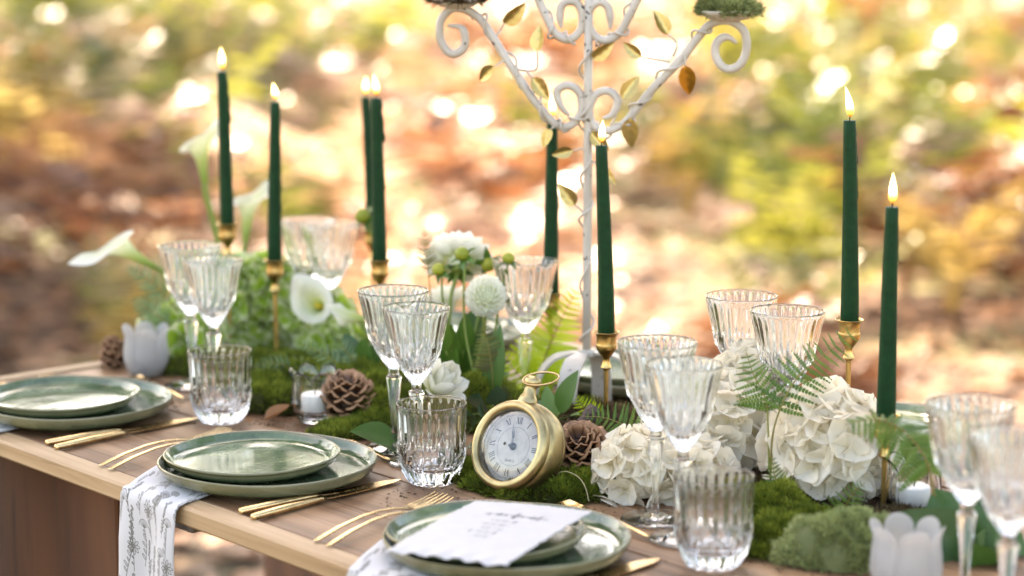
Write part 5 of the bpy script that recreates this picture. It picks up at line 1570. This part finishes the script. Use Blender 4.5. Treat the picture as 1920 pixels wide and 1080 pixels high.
# the big leaf by the tumbler, turned face up
bl = seen_y(752, 850, 2.68)
sprig('broad_leaf', 'broad green leaf lying against the middle goblet foot', 'leaf', bl, [(seen_y(668, 812, 2.66), (-.15, -.35, 1), 1.0)], 0.070, 0.030, m_leaf, 5, curl=0.05, fold=0.22)
b4 = seen_y(1840, 1090, 2.22)
sprig('dark_foliage', 'large dark green leaves under the blurred right goblets', 'leaves', b4,
      [(seen_y(1690, 985, 2.20), (-.2, -.8, .6), 1.25), (seen_y(1760, 930, 2.26), (-.2, -.9, .5), 1.1), (seen_y(1860, 935, 2.26), (.2, -.9, .4), 1.0), (seen_y(1905, 985, 2.24), (.3, -.8, .4), 1.0), (seen_y(1740, 1060, 2.2), (-.3, -.6, .8), 1.1), (seen_y(1890, 1050, 2.2), (.3, -.6, .8), 1.0), (seen_y(1810, 960, 2.28), (0, -1, .3), 1.0), (seen_y(1835, 1040, 2.18), (0, -1, .4), .9)], 0.085, 0.034, m_leafd, 6, curl=0.1, fold=0.16)
b5 = seen_y(690, 720, 3.0)
sprig('eucalyptus_sprig', 'grey green rounded leaves left of the middle goblets', 'leaves', b5,
      [(seen_y(px, py, 3.0 + r.uniform(-.04, .04)), (r.uniform(-.5, .5), -1, .5), r.uniform(.8, 1.2)) for px, py in ((650, 628), (680, 640), (630, 660), (705, 650), (668, 680), (640, 700), (720, 690))], 0.030, 0.011, m_leafd, 7)

# ------------------------------------------------------------------ calla lilies
m_calla = petal_mat('calla_white', (0.26, 0.40, 0.05), (0.56, 0.63, 0.22), (0.88, 0.87, 0.80), 0.4)
m_spad = simple('spadix', (0.75, 0.55, 0.06), 0.6, var=0.15, scale=300, bmp=0.3)
def calla(p, axis, tipdir, L, R_, lab, stem, open_=1.0):
    """p: throat base of the flower, axis: up the trumpet, tipdir: where the pointed lip bends to."""
    t = empty('calla_lily', p, 0, lab, 'calla lily', 'white calla lilies')
    z = Vector(axis).normalized(); x = Vector(tipdir); x = (x - z * x.dot(z)).normalized(); y = z.cross(x)
    nt_, na = 18, 40
    v = []; f = []; uv = []
    for i in range(nt_):
        q = i / (nt_ - 1)
        for k in range(na):
            a = 2 * PI * k / (na - 1) * 1.06 - PI * 1.06
            c = math.cos(a)
            tipk = math.exp(-(a / 0.42) ** 2)
            ln = L * (0.80 + 0.16 * c + 0.20 * tipk)
            rad = 0.0046 + 0.30 * R_ * q + (R_ * open_) * (max(0, q - 0.35) / 0.65) ** 2.2 * (0.78 + 0.22 * c + 0.25 * tipk)
            zz = ln * q - 0.16 * L * max(0, q - 0.82) / 0.18 * (1 - 0.3 * tipk) * open_
            rad *= 1 + 0.02 * (a > PI * .94)
            v.append(x * (rad * math.cos(a)) + y * (rad * math.sin(a)) + z * zz); uv.append((q, 0))
    for i in range(nt_ - 1):
        for k in range(na - 1): f.append((i * na + k, i * na + k + 1, (i + 1) * na + k + 1, (i + 1) * na + k))
    put('spathe', mesh('spathe', v, f, True, uv), m_calla, t)
    vv, ff = lathe(interp([(0.0030, 0.0), (0.0036, L * .25), (0.0034, L * .48), (0.0, L * .58)], 12), 10)
    M_ = Matrix((x, y, z)).transposed()
    put('spadix', mesh('spadix', [M_ @ Vector(a) for a in vv], ff), m_spad, t)
    pts = [z * 0.004, -z * 0.02] + [s - p for s in stem]
    vv, ff = tube(spline(pts, 22), 0.0046, 10)
    put('stem', mesh('stem', vv, ff), m_stem, t)
ya = 3.42
calla(seen_y(384, 342, ya), (-0.09, 0.10, 1), (0.8, -0.35, 0), 0.100, 0.032, 'tall upright calla lily left of the leftmost candle', [seen_y(398, 410, ya), seen_y(408, 450, ya), seen_y(420, 520, ya), seen_y(430, 620, ya - .05)])
calla(seen_y(460, 452, ya), (0.10, 0.30, 1), (0.6, 0.8, 0), 0.104, 0.030, 'upright calla lily seen from behind between the two left candles', [seen_y(455, 478, ya), seen_y(452, 540, ya), seen_y(455, 620, ya)], 0.95)
calla(seen_y(288, 500, 3.30), (-0.84, -0.18, 0.50), (-0.50, -0.1, -0.85), 0.108, 0.033, 'calla lily leaning far out to the left', [seen_y(310, 520, 3.3), seen_y(345, 560, 3.3), seen_y(380, 620, 3.3)])
calla(seen_y(612, 578, 3.22), (-0.42, -0.85, 0.32), (-0.4, 0.3, 0.8), 0.060, 0.0255, 'open calla lily facing the camera above the green hydrangea', [seen_y(640, 586, 3.24), seen_y(670, 596, 3.24), seen_y(695, 640, 3.22)])
calla(seen_y(705, 604, 3.12), (-0.95, -0.1, 0.22), (-0.3, -.6, .5), 0.070, 0.014, 'half closed calla lily lying left of the middle goblets', [seen_y(725, 615, 3.12), seen_y(745, 660, 3.12)], 0.55)

# ------------------------------------------------------------------ ferns on the table
def pinna_mesh(name, lobes=9, wid=0.17):
    v = [(0, 0, 0)]; f = []
    v = []; 
    for i in range(lobes):
        t0 = i / lobes; t1 = (i + 0.92) / lobes; tm = (i + 0.75) / lobes
        w = wid * (1 - t0) ** 0.75 * (0.55 + 0.45 * min(1, t0 * 6)) + 0.012
        for sg in (-1, 1):
            b = len(v)
            v += [(t0, 0, 0), (t0 + 0.25 / lobes, sg * w * .85, -0.02), (tm + .25 / lobes, sg * w, -0.03), (t1, sg * w * .35, -.008), (t1 + 0.01, 0, 0)]
            f.append((b, b + 1, b + 2, b + 3, b + 4) if sg < 0 else (b + 4, b + 3, b + 2, b + 1, b))
    for p in range(len(v)):
        x, y, z = v[p]; v[p] = (x, y, z - 0.10 * x * x)
    return mesh(name, v, f, False)
def smooth_pinna(name):
    v, f, uv = leaf_geo(1.0, 0.11, 0.10, 0.05, 7, 3, 0.0, 0.6)
    return mesh(name, v, f, True, uv)
FERN_M = {
    'bright': leafy('fern_bright', [(0, (0.26, 0.38, 0.015)), (0.6, (0.44, 0.58, 0.025)), (1, (0.56, 0.62, 0.04))], 0.55, 0.45, scale=40),
    'mid': leafy('fern_mid', [(0, (0.055, 0.12, 0.02)), (0.6, (0.10, 0.19, 0.03)), (1, (0.18, 0.26, 0.05))], 0.4, 0.45, scale=40),
    'brown': leafy('fern_brown', [(0, (0.09, 0.07, 0.02)), (0.6, (0.15, 0.15, 0.035)), (1, (0.22, 0.20, 0.06))], 0.4, 0.5, scale=40),
    'grey': leafy('fern_grey', [(0, (0.08, 0.15, 0.06)), (0.6, (0.16, 0.25, 0.11)), (1, (0.26, 0.34, 0.18))], 0.35, 0.5, scale=40),
}
PIN = {k: pinna_mesh('leaflet') for k in FERN_M}
for k in PIN: PIN[k].materials.append(FERN_M[k])
m_rachis = leafy('rachis', [(0, (0.20, 0.14, 0.04)), (1, (0.24, 0.24, 0.05))], 0.1, 0.5)
def fern(path, pl, kind, lab, nrm=(0, -1, 0.25), n=17, start=0.22, sweep=0.5, droop=0.0, sides=(1, 1), seed=0, width=0.72, taper=0.85):
    """path: points of the stalk; pl: longest leaflet."""
    r = random.Random(seed)
    base = path[0]
    t = empty('fern_frond', base, 0, lab, 'fern', 'cut fern fronds laid along the table')
    P = spline([p - base for p in path], 60)
    v, f = tube(P, [0.0013 - 0.0010 * k / 59 for k in range(60)], 6)
    put('stalk', mesh('stalk', v, f), m_rachis, t)
    nv = Vector(nrm).normalized()
    for i in range(n):
        q = start + (1 - start) * i / n
        j = int(q * 58)
        tan = (P[j + 1] - P[j]).normalized()
        sd = tan.cross(nv).normalized()
        k = 1 - (q - start) / (1 - start)
        ln = pl * (k ** taper * 0.92 + 0.08) * (0.8 if i == 0 else 1)
        for sg, on in zip((-1, 1), sides):
            if not on: continue
            d = (sd * sg * on + tan * sweep + Vector((0, 0, -droop)) + Vector((r.uniform(-.08, .08), r.uniform(-.12, .12), r.uniform(-.06, .06)))).normalized()
            zz = nv + Vector((r.uniform(-.25, .25), r.uniform(-.25, .25), r.uniform(-.2, .2)))
            l2 = ln * r.uniform(.9, 1.08)
            put('leaflet', PIN[kind], None, t, P[j], None, (l2, l2 * width * (1.15 if ln > pl * .4 else 1.4), l2), quat=axes_quat(d, zz))
    return t
sy = seen_y
fern([sy(1006, 735, 2.95), sy(1022, 670, 2.95), sy(1052, 600, 2.955), sy(1086, 536, 2.96)], 0.056, 'bright', 'bright backlit yellow green fern left of the candelabra pole', seed=1, n=18, start=0.12, sweep=0.35, width=0.85)
fern([sy(1030, 770, 2.93), sy(1000, 735, 2.935), sy(962, 690, 2.94), sy(935, 652, 2.94)], 0.045, 'bright', 'bright yellow green fern spreading behind the clock ring', seed=2, n=13, width=0.85, start=0.15, sweep=0.4)
fern([sy(925, 740, 2.80), sy(922, 690, 2.80), sy(914, 640, 2.80), sy(903, 588, 2.80)], 0.027, 'brown', 'brownish green fern below the pompon dahlia', seed=3, n=15, start=0.3, sweep=0.2)
fern([sy(812, 610, 2.95), sy(806, 540, 2.95), sy(800, 480, 2.95), sy(795, 428, 2.95)], 0.017, 'brown', 'slender reddish fern tip left of the dahlias', seed=4, n=11, start=0.55, sweep=0.6, taper=0.5)
fern([sy(1226, 842, 2.55), sy(1190, 810, 2.55), sy(1140, 785, 2.55), sy(1090, 780, 2.56)], 0.040, 'mid', 'green fern crossing the brass candlestick behind the front pine cone', seed=5, n=14, width=0.6, start=0.1, sweep=0.25, nrm=(0.1, -1, 0.35), sides=(0.6, 1))
fern([sy(1442, 880, 2.42), sy(1440, 800, 2.43), sy(1436, 750, 2.44), sy(1412, 700, 2.45), sy(1398, 655, 2.46)], 0.038, 'mid', 'small green fern curling over the white hydrangea below the right goblets', seed=6, n=11, width=0.55, start=0.42, sweep=0.15, nrm=(0.25, -1, 0.3), sides=(1, 0.55), taper=0.7)
fern([sy(1444, 900, 2.42), sy(1452, 800, 2.42), sy(1490, 715, 2.43), sy(1545, 665, 2.45), sy(1612, 615, 2.47)], 0.040, 'mid', 'long green fern arching up right across the tall right candlestick', seed=7, n=14, width=0.55, start=0.35, sweep=0.35, droop=0.2, nrm=(-0.2, -1, 0.5), taper=0.6)
fern([sy(1752, 930, 2.20), sy(1735, 860, 2.20), sy(1690, 805, 2.21), sy(1640, 787, 2.22), sy(1585, 795, 2.23)], 0.044, 'mid', 'green fern drooping over in front of the lower right candlestick', seed=8, n=16, width=0.75, start=0.2, sweep=0.2, droop=0.85, nrm=(-0.2, -1, 0.4), taper=0.5)
fern([sy(1500, 945, 2.40), sy(1470, 925, 2.39), sy(1452, 890, 2.39), sy(1448, 850, 2.40)], 0.024, 'mid', 'short green fern at the foot of the big hydrangea', seed=9, n=12, start=0.15, sweep=0.5, nrm=(-0.2, -1, 0.4))
fern([sy(1130, 800, 2.72), sy(1100, 770, 2.70), sy(1078, 740, 2.70)], 0.026, 'bright', 'little yellow green fern right of the candelabra leg', seed=10, n=10, start=0.1)
fern([sy(340, 590, 3.22), sy(300, 545, 3.2), sy(262, 512, 3.2), sy(234, 500, 3.2)], 0.030, 'grey', 'grey green fern poking out left under the leaning calla', seed=11, n=13, start=0.2, sweep=0.8)
fern([sy(330, 620, 3.2), sy(285, 585, 3.18), sy(245, 560, 3.18)], 0.034, 'grey', 'grey green fern just above the far left frosted holder', seed=12, n=12, start=0.2, sweep=0.8)
fern([sy(690, 750, 2.98), sy(640, 690, 2.97), sy(590, 655, 2.97), sy(548, 640, 2.97)], 0.028, 'grey', 'feathery asparagus fern above the clear holder', seed=13, n=15, start=0.1, sweep=0.7)
fern([sy(700, 730, 2.98), sy(665, 680, 2.98), sy(640, 645, 2.98), sy(622, 615, 2.98)], 0.026, 'grey', 'feathery fern left of the middle goblets', seed=14, n=13, start=0.1, sweep=0.7)
fern([sy(600, 720, 3.02), sy(550, 690, 3.0), sy(505, 680, 3.0), sy(470, 690, 3.0)], 0.024, 'grey', 'feathery fern under the green hydrangea right of the left tumbler', seed=15, n=12, start=0.1, sweep=0.7)
fern([sy(1560, 1000, 2.36), sy(1580, 960, 2.34), sy(1600, 925, 2.33), sy(1622, 905, 2.33)], 0.028, 'mid', 'small green fern under the right side of the big hydrangea', seed=16, n=11, start=0.1, sweep=0.5)

# ------------------------------------------------------------------ pine cones, bark and dry leaves
def cone_mat():
    m, nt, bs, out = new_mat('cone_scale')
    uvn = N(nt, 'ShaderNodeTexCoord'); sp = N(nt, 'ShaderNodeSeparateXYZ'); nt.links.new(uvn.outputs['UV'], sp.inputs[0])
    c = ramp(nt, sp.outputs[0], [(0.0, (0.04, 0.02, 0.012)), (0.5, (0.17, 0.075, 0.034)), (0.82, (0.48, 0.26, 0.135)), (1.0, (0.34, 0.17, 0.085))])
    nz = noise(nt, 60, 4, 0.6, coords(nt))
    nt.links.new(mixc(nt, 0.5, c, ramp(nt, nz, [(0.3, (0.5, 0.45, 0.42)), (0.7, (1, 1, 1))]), 'MULTIPLY'), bs.inputs['Base Color'])
    bs.inputs['Roughness'].default_value = 0.6
    return m
m_cone = cone_mat()
def scale_geo():
    v = []; f = []; uv = []
    n, m = 7, 5
    for i in range(n):
        t = i / (n - 1)
        hw = 0.18 + 0.30 * math.sin(min(1, t * 1.15) * PI * .55) * (1 if t < .75 else math.sqrt(max(0.05, 1 - ((t - .75) / .25) ** 2 * .95)))
        for k in range(m):
            s = k / (m - 1) * 2 - 1
            z = 0.28 * t * t - 0.10 * s * s * t + (0.07 * max(0, 1 - abs(s) * 2) if t > .7 else 0)
            v.append((t, s * hw, z)); uv.append((t, abs(s)))
    for i in range(n - 1):
        for k in range(m - 1): f.append((i * m + k, (i + 1) * m + k, (i + 1) * m + k + 1, i * m + k + 1))
    b = len(v)
    for (x, y, z), q in zip(list(v), list(uv)): v.append((x * 0.985, y * 0.97, z - 0.05 - 0.05 * x)); uv.append((q[0] * .6, q[1]))
    for i in range(n - 1):
        for k in range(m - 1): f.append((b + i * m + k, b + i * m + k + 1, b + (i + 1) * m + k + 1, b + (i + 1) * m + k))
    for k in range(m - 1): f.append(((n - 1) * m + k, b + (n - 1) * m + k, b + (n - 1) * m + k + 1, (n - 1) * m + k + 1))
    for i in range(n - 1):
        f.append((i * m, b + i * m, b + (i + 1) * m, (i + 1) * m)); f.append((i * m + m - 1, (i + 1) * m + m - 1, b + (i + 1) * m + m - 1, b + i * m + m - 1))
    return v, f, uv
me_sc = mesh('scale', *scale_geo()[:2], True, scale_geo()[2]); me_sc.materials.append(m_cone)
def pine_cone(p, axis, L, W_, n, lab, seed, open_=0.5):
    r = random.Random(seed)
    t = empty('pine_cone', p, 0, lab, 'pine cone', 'pine cones among the moss')
    q0 = facing(axis)
    v, f = lathe(interp([(0.0, -L * .48), (W_ * .35, -L * .4), (W_ * .42, -L * .1), (W_ * .25, L * .28), (0.0, L * .46)], 14), 12)
    put('core', mesh('core', [q0 @ Vector(a) for a in v], f), m_bark, t)
    ga = PI * (3 - math.sqrt(5))
    for k in range(n):
        h = (k + .5) / n
        a = k * ga
        z = -L * .46 + L * .92 * h
        rad = W_ * (math.sin(PI * (0.10 + 0.82 * h) ** 0.85) ** 0.7)
        el = -0.25 + (1.35 - 0.5 * open_) * h + r.uniform(-.08, .08)
        d = Vector((math.cos(a) * math.cos(el), math.sin(a) * math.cos(el), math.sin(el)))
        s = (rad * 0.80 + 0.004) * r.uniform(.92, 1.08)
        put('scale', me_sc, None, t, q0 @ Vector((math.cos(a) * rad * .22, math.sin(a) * rad * .22, z)), None, (s, s * .88, s), quat=q0 @ axes_quat(d, Vector((-math.sin(el) * math.cos(a), -math.sin(el) * math.sin(a), math.cos(el)))))
pine_cone(seen_y(1090, 856, 2.53), (-0.15, -0.5, 0.80), 0.064, 0.037, 76, 'large brown pine cone right of the brass clock', 1)
pine_cone(seen_y(652, 748, 2.84), (0.05, -0.25, 0.95), 0.056, 0.033, 56, 'brown pine cone right of the clear tulip holder', 2, 0.9)
pine_cone(seen_y(217, 672, 3.20), (-0.2, 0.1, 0.95), 0.056, 0.020, 60, 'dark narrow pine cone left of the far frosted holder', 3, 0.2)
bk = empty('bark_piece', seen_y(1062, 872, 2.58), 0, 'rough dark bark strip between the clock and the pine cone', 'bark')
rr = random.Random(4)
pts = spline([Vector((-.030, 0, -.022)), Vector((-.012, 0.004, -.004)), Vector((.006, .006, .022)), Vector((.024, .010, .050)), Vector((.034, .012, .068))], 26)
v, f = tube(pts, [0.010 * (0.6 + 0.5 * math.sin(PI * (k + 2) / 29)) + rr.uniform(-.001, .0015) for k in range(26)], 10)
v = [Vector(p) + Vector((rr.uniform(-.0012, .0012), rr.uniform(-.0012, .0012), rr.uniform(-.001, .001))) for p in v]
put('bark', mesh('bark', v, f, False), m_bark, bk)
m_dry = leafy('curled_leaf', [(0, (0.16, 0.055, 0.02)), (0.5, (0.32, 0.13, 0.05)), (1, (0.42, 0.22, 0.10))], 0.35, 0.5, scale=60)
for (px, py, L, w, rz, cu, lab) in ((520, 790, 0.034, 0.014, 0.3, -0.5, 'curled orange dry leaf on the table left of the clear holder'), (318, 768, 0.016, 0.006, 1.2, -0.4, 'tiny dry leaf scrap beside the near left plate'), (465, 797, 0.014, 0.006, 2.0, -0.3, 'tiny dry leaf scrap behind the left tumbler')):
    v, f, uv = leaf_geo(L, w, cu, 0.35, 10, 7, 0.01)
    p = seen(px, py, TABLE_Z); p.z += 0.004
    tag(put('dry_leaf', mesh('dry_leaf', [(a[0] - L / 2, a[1], a[2]) for a in v], f, True, uv), m_dry, None, p, (0.1, 0, rz)), lab, 'dry leaf', 'dry leaves on the table')
# dry grass stem bent over the moss by the pine cone
v, f = tube(spline([sy(1060, 905, 2.47), sy(1045, 890, 2.46), sy(1062, 884, 2.45), sy(1085, 895, 2.44), sy(1098, 915, 2.43), sy(1104, 940, 2.42)], 30), 0.0005, 5)
tag(put('grass_stem', mesh('grass_stem', v, f), simple('straw', (0.45, 0.36, 0.2), 0.6)), 'thin dry grass stem curling over moss before the pine cone', 'grass stem')

# crumbs of moss, soil and leaf shed on the boards
def crumbs(n):
    g = np.random.default_rng(77)
    spots = np.array([[p.x, p.y] for p in (seen(*q) for q in ((880, 905), (960, 948), (1100, 955), (600, 838), (690, 838), (480, 790), (560, 800), (1420, 1050), (1530, 1072), (1250, 965), (330, 760), (800, 930)))])
    k = g.integers(0, len(spots), n)
    xy = spots[k] + g.normal(size=(n, 2)) * np.array([0.035, 0.022])
    s = 0.0006 + 0.0022 * g.random(n) ** 2
    a = g.random(n) * 6.28; e = 0.3 + 0.5 * g.random(n)
    v = np.empty((n * 4, 3)); z = TABLE_Z + 0.0012
    for q, (du, dv, dz) in enumerate(((-1, 0, 0.2), (0, -1, 0.0), (1, 0, 0.3), (0, 1, 0.9))):
        v[q::4, 0] = xy[:, 0] + s * (du * np.cos(a) - dv * e * np.sin(a))
        v[q::4, 1] = xy[:, 1] + s * (du * np.sin(a) + dv * e * np.cos(a))
        v[q::4, 2] = z + s * dz * 0.8
    i = np.arange(n) * 4
    f = np.concatenate([np.stack([i, i + 1, i + 2], 1), np.stack([i, i + 2, i + 3], 1)])
    return tri_mesh('crumbs', v, f, False, np.repeat(g.random(n) * .8, 4))
tag(put('moss_crumbs', crumbs(1500), m_mossb), 'crumbs of moss and soil shed on the table boards', 'crumbs', kind='stuff')
